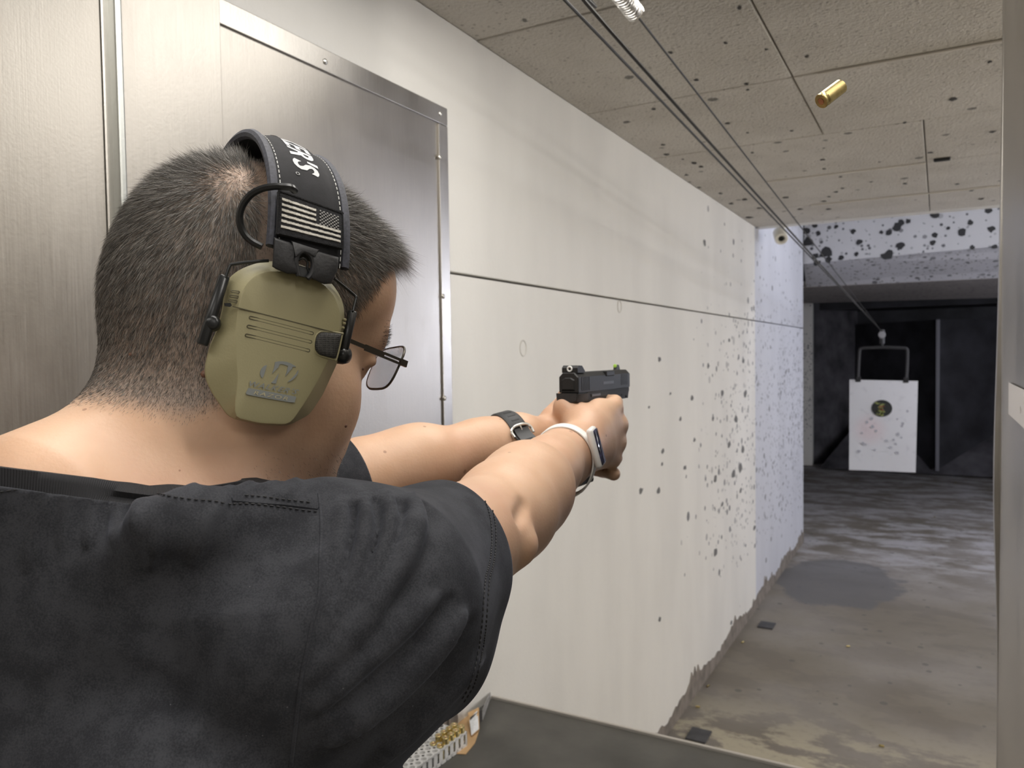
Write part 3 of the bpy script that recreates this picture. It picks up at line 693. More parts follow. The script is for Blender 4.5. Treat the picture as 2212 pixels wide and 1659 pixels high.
WH = np.array([-0.040, -0.045, 0.098])*HS                         # the whorl, where the scalp shows
thin = np.exp(-(((H-WH)**2).sum(1)/0.020**2)); 
person = empty('person', None, 'man in a black t-shirt seen from behind, aiming a pistol with both hands', 'person')
me = npmesh('body', sv, sf)
a = me.attributes.new('tint', 'FLOAT_VECTOR', 'POINT'); a.data.foreach_set('vector', np.stack([scalp*(0.75-0.5*thin), beard, lips], 1).astype(np.float32).ravel())
body = link('body', me, M_SKIN, person, smooth=True)
# ------------------------------------------------------------------ clothing
M_SHIRT = mat('black_jersey', (0.028, 0.028, 0.032), 0.85, spec=0.25); N = Nodes(M_SHIRT)
p = N.pos(); N.b.inputs['Sheen Weight'].default_value = 0.08; N.b.inputs['Sheen Roughness'].default_value = 0.45; N.b.inputs['Sheen Tint'].default_value = (0.75, 0.8, 1, 1)
c = N.mix(N.ramp(N.math('ADD', N.math('MULTIPLY', N.noise(p, 60, 5), 0.55), N.math('MULTIPLY', N.noise(p, 1100, 2), 0.45)), 0.36, 0.64), (0.0155, 0.0163, 0.0200), (0.036, 0.0375, 0.0435))
v = N.voro(p, 300); r = N.sep(v.outputs['Color'])
c = N.mix(N.math('MULTIPLY', N.math('LESS_THAN', v.outputs['Distance'], 0.10), N.math('LESS_THAN', r[0], 0.02)), c, (0.09, 0.09, 0.10))
N.link(c, N.b.inputs['Base Color'])
wv = N.add('ShaderNodeTexWave', wave_type='BANDS', bands_direction='Z'); N.link(p, wv.inputs['Vector']); wv.inputs['Scale'].default_value = 480; wv.inputs['Distortion'].default_value = 1.5; wv.inputs['Detail Scale'].default_value = 3
N.bump(N.math('ADD', N.math('MULTIPLY', N.noise(p, 700, 2), 1.0), N.math('MULTIPLY', wv.outputs['Fac'], 0.12)), 0.18, 0.0006)
M_STITCH = mat('black_thread', (0.010, 0.010, 0.012), 0.7)
M_RIB = mat('ribbed_collar', (0.032, 0.032, 0.035), 0.85, spec=0.25); N = Nodes(M_RIB)
at = N.add('ShaderNodeAttribute', attribute_name='around')
N.bump(N.math('SINE', N.math('MULTIPLY', at.outputs['Fac'], 2*math.pi*2.0)), 0.5, 0.0008)

T = 0.007
RS, REL = J['rsh'], J['rel']; LS, LEL = J['lsh'], J['lel']
rd = unit(REL-RS); ld = unit(LEL-LS)
hemR = D3(1062, 1250, 0.545); hemL = lerp(LS, LEL, 0.83)
sleeveR_n = unit(rd*0.9+cam_vec(0.45, 0.05, 0)*0.4)
def SF(x, y, X, r): p = on_x(x, y, X); return p+unit(p-C0)*r*0.5
shirt_prims = [
    Ell((-0.425, 0.310, CAM_H-0.36), (0.178, 0.128, 0.25), None, 0.05), Ell((-0.42, 0.305, CAM_H-0.64), (0.180, 0.136, 0.28), None, 0.06),
    Cap((-0.42, 0.315, CAM_H-0.70), (-0.42, 0.315, CAM_H-0.82), 0.150, 0.155, 0.05),
    Ell((-0.355, 0.238, CAM_H-0.315), (0.105, 0.066, 0.15), None, 0.05),                               # right shoulder blade
    Cap(np.array([-0.42, 0.285, CAM_H-0.128]), RS+[-0.05, -0.02, 0.012], 0.056, 0.047, 0.045), Cap(np.array([-0.42, 0.295, CAM_H-0.128]), LS+[0.05, -0.02, 0.035], 0.056, 0.052, 0.045),
    Cap(c7+[0, 0, 0.04], c7+[0, 0.005, -0.10], 0.0625, 0.070, 0.035), Cap(hw(-0.015, 0, -0.06), np.array([-0.405, 0.325, CAM_H-0.17]), 0.0625, 0.080, 0.03),
    Cap(RS, D3(942, 1222, 0.53), 0.066, 0.051, 0.05), Cap(D3(942, 1222, 0.53), J['rel'], 0.051, 0.049, 0.02),
    Cap(RS+[-0.01, 0.0, -0.035], D3(938, 1365, 0.53), 0.046, 0.036, 0.03), Cap(D3(938, 1365, 0.53), D3(970, 1330, 0.60), 0.036, 0.036, 0.015),
    Cap(D3(690, 1420, 0.41), D3(922, 1426, 0.51), 0.045, 0.034, 0.03), Cap(D3(922, 1426, 0.51), D3(950, 1390, 0.60), 0.034, 0.034, 0.015),
    Cap(SF(330, 1122, -0.331, 0.006), SF(430, 1122, -0.324, 0.009), 0.006, 0.009, 0.025), Cap(SF(430, 1122, -0.324, 0.009), SF(560, 1118, -0.316, 0.010), 0.009, 0.010, 0.025), Cap(SF(560, 1118, -0.316, 0.010), D3(690, 1098, 0.432), 0.010, 0.010, 0.02),
    Cap(SF(330, 1150, -0.331, 0.012), D3(250, 1320, 0.41), 0.008, 0.034, 0.025), Cap(SF(450, 1150, -0.323, 0.014), D3(400, 1320, 0.41), 0.010, 0.036, 0.025), Cap(SF(560, 1150, -0.316, 0.014), D3(560, 1320, 0.405), 0.010, 0.036, 0.025),
    Cap(LS, LEL, 0.074, 0.066, 0.05), Cap(LS+[0, 0, -0.04], lerp(LS, LEL, 0.9)+[0, 0, -0.04], 0.068, 0.055, 0.05),
]
def proj(p):
    q = np.asarray(p)-C0; d = q@AX_F
    return np.stack([1106+FPX*(q@AX_R)/d, 829.5+FPX*(q@AX_D)/d], -1), d
# cloth folds: ridges that run from the shoulder seam down the sleeve, and short gathers below the collar
fold_lines = []                                  # (3d polyline, height, half width)
qv, qf = surface(shirt_prims, 0.008)             # a first, smooth cloth on which the folds are laid out
_bvh = BVHTree.FromPolygons([tuple(q) for q in qv], [tuple(q) for q in qf])
def fold(pts, h, w):
    L = []
    for x, y in smooth_path([(q[0], q[1]) for q in pts], 5):
        v = Vector(unit(D3(x, y, 1)-C0)); hit = _bvh.ray_cast(Vector(C0), v)[0]
        if hit is not None: L.append(hit[:])
    if len(L) > 1: fold_lines.append((np.array(L), h, w))
fold([(735, 1075, 0.40), (740, 1130, 0.385), (725, 1230, 0.37), (700, 1330, 0.36)], 0.0127, 0.0053)
fold([(785, 1065, 0.415), (790, 1130, 0.40), (775, 1210, 0.38), (730, 1320, 0.365), (690, 1400, 0.355)], 0.0177, 0.0060)
fold([(838, 1062, 0.43), (845, 1120, 0.415), (825, 1200, 0.395), (770, 1300, 0.375), (700, 1400, 0.36)], 0.0177, 0.0060)
fold([(890, 1070, 0.45), (900, 1120, 0.43), (880, 1190, 0.41), (830, 1270, 0.39), (740, 1390, 0.37), (670, 1470, 0.355)], 0.0228, 0.0075)
fold([(940, 1290, 0.43), (860, 1370, 0.40), (770, 1450, 0.38), (680, 1530, 0.36)], 0.0094, 0.0083)
fold([(1000, 1330, 0.47), (930, 1420, 0.44), (840, 1510, 0.41), (720, 1600, 0.38)], 0.0112, 0.0105)
fold([(1040, 1420, 0.50), (980, 1490, 0.47), (900, 1570, 0.44), (800, 1659, 0.41)], 0.0094, 0.0105)
for dx, pts in ((24, [(735, 1085), (740, 1130), (725, 1230), (700, 1330)]), (26, [(785, 1075), (790, 1130), (775, 1210), (745, 1290)]), (26, [(838, 1075), (845, 1120), (825, 1200), (785, 1275)]),
                (30, [(890, 1080), (900, 1120), (880, 1190), (830, 1270), (790, 1325)]), (34, [(940, 1290), (860, 1370), (770, 1450), (680, 1530)]), (34, [(1000, 1330), (930, 1420), (840, 1510), (720, 1600)])):
    fold([(x+dx, y+6) for x, y in pts], -0.0048, 0.0076)           # the valleys beside the ridges
fold([(170, 1030, 0.385), (150, 1090, 0.37), (135, 1190, 0.355)], 0.0057, 0.0045)
fold([(110, 1060, 0.38), (85, 1130, 0.365), (60, 1230, 0.35)], 0.0039, 0.0053)
fold([(225, 1040, 0.39), (205, 1100, 0.375), (190, 1180, 0.36)], 0.0057, 0.0045)
fold([(285, 1050, 0.40), (255, 1110, 0.38), (245, 1180, 0.365)], 0.0057, 0.0045)
fold([(345, 1045, 0.41), (300, 1090, 0.39), (290, 1150, 0.375)], 0.0057, 0.0045)
fold([(560, 1035, 0.43), (500, 1065, 0.41), (455, 1075, 0.40)], 0.0065, 0.0037)
fold([(600, 1040, 0.43), (550, 1060, 0.415), (520, 1075, 0.405)], 0.0057, 0.0037)
fold([(440, 1040, 0.42), (400, 1060, 0.41), (360, 1075, 0.40)], 0.0057, 0.0037)
fold([(500, 1050), (470, 1090), (440, 1140), (420, 1220)], 0.0060, 0.0060)
fold([(390, 1055), (350, 1100), (335, 1160), (325, 1230)], 0.0055, 0.0055)
fold([(640, 1035), (625, 1060), (600, 1080)], 0.0060, 0.0050)
fold([(690, 1210, 0.36), (640, 1330, 0.345), (520, 1480, 0.335), (400, 1600, 0.33)], 0.0057, 0.0188)
def cloth(p, d):
    """folds follow the lines on the cloth, as seen along the depth of each line; small gathers everywhere"""
    top = np.zeros(len(p)); low = np.zeros(len(p))
    for L, h, w in fold_lines:
        lo, hi = L.min(0)-0.04, L.max(0)+0.04
        k = np.nonzero(((p > lo) & (p < hi)).all(1))[0]
        if not len(k): continue
        q = p[k]; best = np.full(len(k), 9.0); w = (0.56 if w < 0.007 else 0.7)*w; n = len(L)-1
        for i, (a, b) in enumerate(zip(L[:-1], L[1:])):
            ba = b-a; t = np.clip(((q-a)@ba)/(ba@ba), 0, 1); r = q-a-t[:, None]*ba
            e = min(1, 0.25+min((i+0.5)/n, 1-(i+0.5)/n)*3)             # folds die away at their ends
            best = np.minimum(best, np.linalg.norm(r, axis=1)/e)
        if h > 0: top[k] = np.maximum(top[k], h*np.exp(-(best/w)**2))
        else: low[k] = np.minimum(low[k], h*np.exp(-(best/w)**2))
    d = d-top-low
    x, y, z = p.T
    d -= 0.0010*np.sin(38*x+17*y+22*z+2.0*np.sin(21*z+9*x))+0.0012*np.sin(23*x-31*y+27*z)
    return d
tv, tf = surface(shirt_prims, 0.0025, cloth, slack=0.012)
print('shirt', len(tv))
bm = bmesh.new(); me = npmesh('t', tv, tf); bm.from_mesh(me)
bmesh.ops.recalc_face_normals(bm, faces=bm.faces[:])
def bis(bm, co, no, clear=True):
    bmesh.ops.bisect_plane(bm, geom=bm.verts[:]+bm.edges[:]+bm.faces[:], plane_co=Vector(co), plane_no=Vector(no), clear_outer=clear)
# sleeve ends: cut only the part of the cloth that lies beyond the hem on that arm
def cut_local(bm, co, no, test):
    fs = [f for f in bm.faces if test(f.calc_center_median())]
    vs = {v for f in fs for v in f.verts}; es = {e for f in fs for e in f.edges}
    r = bmesh.ops.bisect_plane(bm, geom=list(vs)+list(es)+fs, plane_co=Vector(co), plane_no=Vector(no))
    no = Vector(no); co = Vector(co)
    dead = [f for f in bm.faces if (f.calc_center_median()-co).dot(no) > 0 and test(f.calc_center_median())]
    bmesh.ops.delete(bm, geom=dead, context='FACES')
hemR_p = D3(1085, 1240, 0.515); hemR_n = unit(rd*0.8+cam_vec(1, 0.1, 0)*0.35)
hemL_p = lerp(LS, LEL, 0.86)
cut_local(bm, hemR_p, hemR_n, lambda c: c.x > -0.42 and c.y > 0.42)
cut_local(bm, hemL_p, ld, lambda c: c.x < -0.40 and c.y > 0.47)
bis(bm, (0, 0, CAM_H-0.80), (0, 0, -1))
# neck opening: the cut follows the collar, falling from the nape to the sides
def collar_z(x, y): return CAM_H-0.052-0.30*np.clip(y-0.21, -0.06, 0.05)-0.10*np.clip(y-0.30, 0, 0.2)
def in_neck(x, y): return ((x+0.412)/(0.076 if x > -0.412 else 0.091))**2+((y-0.28)/0.145)**2 < 1
raw_bvh = BVHTree.FromBMesh(bm)
CB = 0.010                                                           # height of the ribbed band
for v in bm.verts: v.co.z -= float(collar_z(v.co.x, v.co.y))-CB
cut_local(bm, (0, 0, 0), (0, 0, 1), lambda c: in_neck(c.x, c.y))
for v in bm.verts: v.co.z += float(collar_z(v.co.x, v.co.y))-CB
bm.normal_update()
me2 = bpy.data.meshes.new('t_shirt'); bm.to_mesh(me2)
shirt = link('t_shirt', me2, M_SHIRT, person, smooth=True)
shirt['label'] = 'faded black short-sleeved t-shirt'
so = shirt.modifiers.new('thickness', 'SOLIDIFY'); so.thickness = 0.0016; so.offset = -1
shirt_bvh = BVHTree.FromBMesh(bm); bm.free()
def on_shirt(x, y, lift=0.0006):
    """the point of the cloth that lies along this sight line, as a place for seams"""
    v = Vector(unit(at_depth(x, y, 1)-C0)); h = shirt_bvh.ray_cast(Vector(C0), v)
    if h[0] is None: return None
    n = h[1] if h[1].dot(v) < 0 else -h[1]
    return np.array(h[0]+n*lift)
# ribbed collar: a band that hugs the neck between two heights, following the cloth below it
V = []; nA = 240; axc = np.array([-0.412, 0.295])
for i in range(nA):
    a = 2*math.pi*i/nA; d = np.array([math.cos(a), math.sin(a), 0.0]); prev = None
    for j in range(5):
        r = 0.07
        for _ in range(3):
            x, y = axc+d[:2]*r; z = float(collar_z(x, y))-CB-0.004+(CB+0.004)*j/4
            h = raw_bvh.ray_cast(Vector((axc[0]+d[0]*0.16, axc[1]+d[1]*0.16, z)), Vector(-d))[0]
            r = 0.16-(0.16-np.linalg.norm(np.array(h)[:2]-axc)) if h is not None else r
        r = min(r, 0.118, 0.97/math.sqrt((d[0]/0.076)**2+(d[1]/0.14)**2)+0.012*max(0, -d[1])); r = r if prev is None else min(r, prev+0.002); prev = r
        V.append((r, z, a))
Rr = np.array([v[0] for v in V]).reshape(nA, 5); Zz = np.array([v[1] for v in V]).reshape(nA, 5)
ang_c = 2*math.pi*np.arange(nA)/nA; right = (np.cos(ang_c) > -0.15)[:, None]
Rr = np.where(right, np.min([np.roll(Rr, k, 0) for k in range(-10, 11)], 0), Rr)
for _ in range(12): Rr = (np.roll(Rr, 1, 0)+2*Rr+np.roll(Rr, -1, 0))/4
yy = axc[1]+np.sin(ang_c)*Rr[:, 2]
Zz = collar_z(0, yy)[:, None]-CB-0.004+(CB+0.004)*np.arange(5)[None]/4
P = []
for i in range(nA):
    a = 2*math.pi*i/nA
    for th in (0.0008, -0.0016):
        for j in range(5): P.append((axc[0]+math.cos(a)*(Rr[i, j]+th), axc[1]+math.sin(a)*(Rr[i, j]+th), Zz[i, j]))
F = []
for i in range(nA):
    k = (i+1) % nA
    for j in range(4): F += [[i*10+j, k*10+j, k*10+j+1, i*10+j+1], [i*10+5+j, i*10+6+j, k*10+6+j, k*10+5+j]]
    F += [[i*10+4, k*10+4, k*10+9, i*10+9], [i*10, i*10+5, k*10+5, k*10]]
co = MB().add(P, F).build('collar', M_RIB, shirt, smooth=True, sharp=70)
at = co.data.attributes.new('around', 'FLOAT', 'POINT'); at.data.foreach_set('value', np.repeat(np.arange(nA), 10).astype(np.float32))
# trousers and shoes (out of the picture, they carry the figure)
pv, pf = surface([Cap((-0.345, 0.32, 0.90), (-0.30, 0.36, 0.48), 0.112, 0.082, 0.04), Cap((-0.30, 0.36, 0.48), (-0.28, 0.30, 0.07), 0.080, 0.066, 0.03), Cap((-0.495, 0.33, 0.90), (-0.54, 0.44, 0.48), 0.112, 0.082, 0.04),
                  Cap((-0.54, 0.44, 0.48), (-0.56, 0.42, 0.07), 0.080, 0.066, 0.03), Cap((-0.42, 0.315, 0.98), (-0.42, 0.315, 0.90), 0.148, 0.145, 0.04)], 0.010)
link('trousers', npmesh('trousers', pv, pf), mat('dark_denim', (0.03, 0.035, 0.05), 0.85, noise=(200, 0.3)), person, smooth=True)
for c, dr in (((-0.28, 0.34), (0.05, 1)), ((-0.56, 0.46), (-0.12, 1))):
    u = unit(np.array([*dr, 0])); a = np.array([*c, 0.0])
    qv, qf = surface([Cap(a-u*0.06+[0, 0, 0.045], a+u*0.13+[0, 0, 0.035], 0.044, 0.034, 0.02), Cap(a-u*0.05+[0, 0, 0.07], a-u*0.03+[0, 0, 0.11], 0.045, 0.044, 0.02)], 0.006, lambda p, d: np.maximum(d, 0.002-p[:, 2]))
    link('shoe', npmesh('shoe', qv, qf), mat('black_shoe', (0.02, 0.02, 0.02), 0.5), person, smooth=True)
# ------------------------------------------------------------------ hair: short strands rooted in the scalp
def strands(name, P, Nn, D, L, W, col, m, parent, curl=0.3):
    """one tapering blade per hair: root P, direction D bending towards the tip, length L, width W"""
    n = len(P); r = rng.normal(size=(n, 3)); side = np.cross(D, r); side /= np.linalg.norm(side, axis=1)[:, None]
    mid = P+D*(L*0.5)[:, None]; bend = D*(1-curl)+Nn*(-curl*0.55)+rng.normal(size=(n, 3))*0.10
    bend /= np.linalg.norm(bend, axis=1)[:, None]; tip = mid+bend*(L*0.5)[:, None]
    w = (W*0.5)[:, None]*side
    V = np.stack([P-w, P+w, mid+w*0.8, mid-w*0.8, tip], 1).reshape(-1, 3)
    i = np.arange(n)[:, None]*5
    F = np.concatenate([i+[0, 1, 2], i+[0, 2, 3], i+[3, 2, 4]], 0)
    me = npmesh(name, V, F)
    a = me.attributes.new('shade', 'FLOAT', 'POINT'); a.data.foreach_set('value', np.repeat(col, 5).astype(np.float32))
    return link(name, me, m, parent, kind='stuff')
M_HAIR = mat('hair', (0.03, 0.026, 0.022), 0.42, spec=0.5); N = Nodes(M_HAIR)
at = N.add('ShaderNodeAttribute', attribute_name='shade')
N.link(N.mix(at.outputs['Fac'], (0.018, 0.016, 0.015), (0.42, 0.39, 0.35)), N.b.inputs['Base Color'])
def samples(weight, count, L=0.0):
    """random surface points of the body, more of them where the weight per vertex is high"""
    q = sv[sf]; w = weight[sf].mean(1)
    keep = w > 0.01; q = q[keep]; w = w[keep]
    area = 0.5*np.linalg.norm(np.cross(q[:, 2]-q[:, 0], q[:, 3]-q[:, 1]), axis=1); pr = area*w; pr /= pr.sum()
    i = rng.choice(len(q), count, p=pr); a, b = rng.random((2, count, 1))
    P = (q[i, 0]*(1-a)+q[i, 1]*a)*(1-b)+(q[i, 3]*(1-a)+q[i, 2]*a)*b
    nn = np.cross(q[i, 2]-q[i, 0], q[i, 3]-q[i, 1]); nn /= np.linalg.norm(nn, axis=1)[:, None]
    out = np.einsum('ij,ij->i', nn, P-hw(-0.01, 0, 0.02)); nn[out < 0] *= -1
    return P, nn
BT = lambda u: -0.008-0.007*(u-0.04)/0.095                        # middle line of the headband, forward position by height
dens = scalp*np.where(inhead, 1, 0)*(1-0.55*thin)
P, Nn = samples(dens, 190000)
Hl = hl(P); f, l, u = Hl.T
under = (np.abs(f-BT(u)) < 0.021) & (u > 0.045)
keep = ~under | (rng.random(len(P)) < 0.25)
P, Nn, Hl, under = P[keep], Nn[keep], Hl[keep], under[keep]; f, l, u = Hl.T
# growth direction: away from the whorl on the crown, combed down the sides
wh = hw(*WH); D = P-wh; dw = np.linalg.norm(D, axis=1)
sw = np.cross(Nn, D); D = D/dw[:, None]+0.55*np.exp(-(dw/0.03)**2)[:, None]*sw/(np.linalg.norm(sw, axis=1)[:, None]+1e-9)
D += -0.35*HU*(sstep(u, 0.09, 0.02))[:, None]+HF*(0.5*sstep(f, 0.0, 0.06)*sstep(u, 0.05, 0.1))[:, None]
D -= np.einsum('ij,ij->i', D, Nn)[:, None]*Nn; D /= np.linalg.norm(D, axis=1)[:, None]
top = sstep(u, 0.055, 0.125); fr = sstep(f, 0.045, 0.08)*sstep(u, 0.06, 0.09)
lift = 0.30+0.50*top+0.20*fr; D = D+lift[:, None]*Nn+rng.normal(size=D.shape)*(0.11+0.14*top)[:, None]; D /= np.linalg.norm(D, axis=1)[:, None]
L = 0.0022+0.0060*sstep(u, -0.055, 0.04)+0.007*top+0.019*fr; L *= rng.uniform(0.6, 1.25, len(L)); L[under] *= 0.3
L *= 1-0.55*np.exp(-(dw/0.022)**2)
side_f = sstep(f, 0.01, 0.05)*sstep(u, 0.085, 0.05); L *= 1-0.45*side_f
near_cup = (np.abs(f+0.012) < 0.05) & (u < 0.06); L[near_cup] *= 0.7
col = np.where(rng.random(len(L)) < 0.42, rng.uniform(0.30, 1.0, len(L)), rng.uniform(0.0, 0.24, len(L)))  # pale strands: grey hairs, plus the sheen of light put into the colour
strands('hair', P, Nn, D, L, rng.uniform(0.00010, 0.00019, len(L)), col, M_HAIR, body)['label'] = 'short dark cropped hair flecked with grey and painted sheen'
P, Nn = samples(beard*(np.abs(hlat) < 0.09), 5200)
D = -0.75*HU+0.35*HF+0.75*Nn+rng.normal(size=P.shape)*0.25; D /= np.linalg.norm(D, axis=1)[:, None]
strands('beard_stubble', P, Nn, D, rng.uniform(0.0010, 0.0026, len(P)), np.full(len(P), 0.00014), np.where(rng.random(len(P)) < 0.3, 0.9, 0.15), M_HAIR, body)
brow = np.where(inhead & (hf > 0.05), np.exp(-((hu-0.026)/0.0055)**2)*((np.abs(hlat) > 0.012) & (np.abs(hlat) < 0.046)), 0)
P, Nn = samples(brow, 900); H2 = hl(P)
D = Nn*0.7-HR[None]*np.sign(H2[:, 1])[:, None]*0.8+HU*0.15+rng.normal(size=P.shape)*0.2; D /= np.linalg.norm(D, axis=1)[:, None]
strands('eyebrow', P, Nn, D, rng.uniform(0.002, 0.0045, len(P)), np.full(len(P), 0.00016), rng.uniform(0, 0.1, len(P)), M_HAIR, body)
# moles
body_bvh = BVHTree.FromPolygons([tuple(q) for q in sv], [tuple(q) for q in sf])
def on_body(x, y):
    v = Vector(unit(at_depth(x, y, 1)-C0)); h = body_bvh.ray_cast(Vector(C0), v)
    return (None, None) if h[0] is None else (np.array(h[0]), np.array(h[1] if h[1].dot(v) < 0 else -h[1]))
M_MOLE = mat('mole_brown', (0.20, 0.10, 0.065), 0.5)
for px, py, r in ((806, 808, 0.0030), (442, 808, 0.0022), (282, 765, 0.0012), (747, 920, 0.0012), (784, 797, 0.0011)):
    c, nn = on_body(px, py)
    if c is not None: MB().lathe([(r, -0.001), (r, r*0.2), (r*0.75, r*0.55), (r*0.3, r*0.75), (0, r*0.78)], c, nn, 10).build('mole', M_MOLE, body, smooth=True)
# seams and stitches of the shirt, laid on the cloth
def stitch_line(b, pts, step=0.0032, w=0.0005, dash=0.62):
    p = [on_shirt(*q) for q in smooth_path(pts, 14)]; p = [q for q in p if q is not None]
    if len(p) < 2: return
    p = np.array(p); s = np.concatenate([[0], np.cumsum(np.linalg.norm(np.diff(p, axis=0), axis=1))])
    g = lambda t: np.array([np.interp(t, s, p[:, i]) for i in range(3)])
    t = 0.0
    while t < s[-1]-step: b.tube([g(t), g(t+step*dash*0.5), g(t+step*dash)], [w*0.6, w, w*0.6], 5); t += step
def ridge(b, pts, r):
    p = [on_shirt(*q, lift=-r*0.35) for q in smooth_path(pts, 14)]; p = [q for q in p if q is not None]
    if len(p) > 2: b.tube(np.array(p), r, 6)
b = MB()
for off in (0, 9):
    stitch_line(b, [(1003-off, 1034), (1030-off, 1044), (1052-off, 1075), (1066-off, 1115), (1070-off, 1160), (1066-off, 1210), (1056-off, 1250), (1052-off, 1300), (1046-off, 1370), (1036-off, 1430), (1022-off, 1480), (998-off, 1520)])
stitch_line(b, [(528, 1070), (570, 1074), (620, 1080), (660, 1085), (686, 1087)]); stitch_line(b, [(492, 1089), (540, 1089), (600, 1095), (650, 1102), (690, 1107)])
stitch_line(b, [(0, 1051), (40, 1046), (90, 1038), (130, 1026), (160, 1020), (190, 1026), (215, 1040)]); stitch_line(b, [(0, 1062), (50, 1055), (95, 1047)])
stitch_line(b, [(240, 1050), (265, 1057), (300, 1062), (330, 1060)]); stitch_line(b, [(340, 1068), (380, 1075), (420, 1080), (460, 1083), (492, 1089)])
b.build('stitching', M_STITCH, shirt, kind='stuff')
b = MB()
ridge(b, [(689, 1066), (693, 1107), (694, 1150), (692, 1210), (689, 1290), (674, 1350), (664, 1400), (652, 1460), (640, 1560), (629, 1655)], 0.0011)
ridge(b, [(500, 1080), (560, 1085), (620, 1090), (688, 1098)], 0.0015)
b.build('seam', M_SHIRT, shirt, smooth=True)
# ribbed collar band laid along the neck opening
# ------------------------------------------------------------------ ear defenders
M_CUP = mat('tan_green_plastic', (0.300, 0.270, 0.150), 0.52, bump=(900, 0.05))
M_BLK = mat('black_plastic', (0.010, 0.011, 0.012), 0.28)
M_RUB = mat('black_fabric', (0.010, 0.010, 0.012), 0.8, noise=(120, 0.3), bump=(900, 0.06), spec=0.3)
M_PIPE = mat('ribbed_piping', (0.045, 0.047, 0.062), 0.7, noise=(500, 0.35))
M_THR = mat('pale_thread', (0.62, 0.62, 0.60), 0.7)
M_LOGO = mat('grey_print', (0.205, 0.218, 0.212), 0.55)
M_PRINT = mat('silver_print', (0.55, 0.56, 0.57), 0.45)
M_GROOVE = mat('groove_shadow', (0.075, 0.066, 0.036), 0.7)
CN = HR; CO = hw(-0.012, -0.101, 0.0)
def cp(x, y, off=0.0):
    """the point of the cup's outer plane (moved out by off) seen at pixel x, y"""
    v = at_depth(x, y, 1)-C0; return C0+v*(((CO+CN*off-C0)@CN)/(v@CN))
def crop(L): return [(420+x/4.254, 540+y/4.254) for x, y in L]
muff = empty('ear_defenders', Matrix.Translation(Vector(CO)), 'olive tan electronic ear defenders worn over the cropped hair, flag patch on band', 'ear defenders')
outer = [(496, 601), (514, 585), (537, 574), (561, 567), (600, 563), (645, 570), (685, 587), (714, 609), (729, 629), (740, 651), (744, 672), (742, 714), (737, 740), (732, 775), (723, 796), (697, 853), (669, 895), (630, 916), (617, 920), (561, 918), (503, 904), (492, 896), (462, 853), (446, 820), (444, 794), (455, 747), (474, 704), (483, 662), (488, 622)]
inner = crop([(480, 310), (560, 235), (680, 195), (850, 200), (1020, 235), (1180, 310), (1285, 420), (1335, 560), (1335, 720), (1305, 880), (1225, 1020), (1135, 1200), (1015, 1400), (892, 1580), (840, 1600), (600, 1590), (368, 1535), (375, 1400), (392, 1200), (375, 1000), (370, 800), (400, 540), (430, 400)])
def polar(poly, c, n):
    """resample a polygon at n even angles about c"""
    p = np.array(poly)-c; out = []
    for a in np.linspace(0, 2*math.pi, n, endpoint=False):
        d = np.array([math.cos(a), math.sin(a)]); best = 0
        for i in range(len(p)):
            q, e = p[i], p[(i+1) % len(p)]-p[i]; det = d[0]*-e[1]+d[1]*e[0]
            if abs(det) < 1e-9: continue
            t = (q[0]*-e[1]+q[1]*e[0])/det; s = (d[0]*q[1]-d[1]*q[0])/det
            if t > 0 and -1e-6 <= s <= 1+1e-6: best = max(best, t)
        out.append(best)
    return np.array(out)
pc = np.array([600.0, 745.0]); NA = 120
ro = polar(outer, pc, NA); ri = polar(inner, pc, NA)
sm = lambda r, k: r if k == 0 else sm((np.roll(r, 1)+2*r+np.roll(r, -1))/4, k-1)
ro, ri = sm(ro, 1), sm(np.minimum(ri, ro*0.985), 1)
ang = np.linspace(0, 2*math.pi, NA, endpoint=False); ca, sa = np.cos(ang), np.sin(ang)
def ring(r, off): return [cp(pc[0]+r[i]*ca[i], pc[1]+r[i]*sa[i], off) for i in range(NA)]
def loft(b, rings, cap0=True, cap1=True):
    V = [p for r in rings for p in r]; n = len(rings[0])
    F = [[i*n+k, i*n+(k+1) % n, (i+1)*n+(k+1) % n, (i+1)*n+k] for i in range(len(rings)-1) for k in range(n)]
    if cap0: V.append(np.mean(rings[0], 0)); F += [[k, len(V)-1, (k+1) % n] for k in range(n)]
    if cap1: V.append(np.mean(rings[-1], 0)); o = (len(rings)-1)*n; F += [[o+k, o+(k+1) % n, len(V)-1] for k in range(n)]
    return b.add(V, F)
def planar(pts, ctr, k, off):                                       # a ring scaled in its own plane, then moved along the cup axis
    c = np.mean(pts, 0); return [c+(p-c)*k+CN*off for p in pts]
R0 = ring(ri*0.5, 0.0012); R1 = ring(ri*0.97, 0.0004); R2 = ring(ri, 0.0); R3 = ring(ro, -0.011); R4 = planar(R3, 0, 1.0, -0.0025)
cup = loft(MB(), [R0, R1, R2, R3, R4, planar(R3, 0, 0.9, -0.003)]).build('cup_shell', M_CUP, muff, smooth=True, sharp=22)
cup['label'] = 'olive tan cup over the right ear'
loft(MB(), [planar(R3, 0, 0.96, -0.0025), planar(R3, 0, 0.965, -0.007), planar(R3, 0, 0.88, -0.008)]).build('cup_base', M_BLK, muff, smooth=True, sharp=30)
loft(MB(), [planar(R3, 0, 0.84, -0.008), planar(R3, 0, 0.88, -0.012), planar(R3, 0, 0.88, -0.020), planar(R3, 0, 0.80, -0.025), planar(R3, 0, 0.5, -0.026)]).build('ear_cushion', M_RUB, muff, smooth=True, sharp=60)
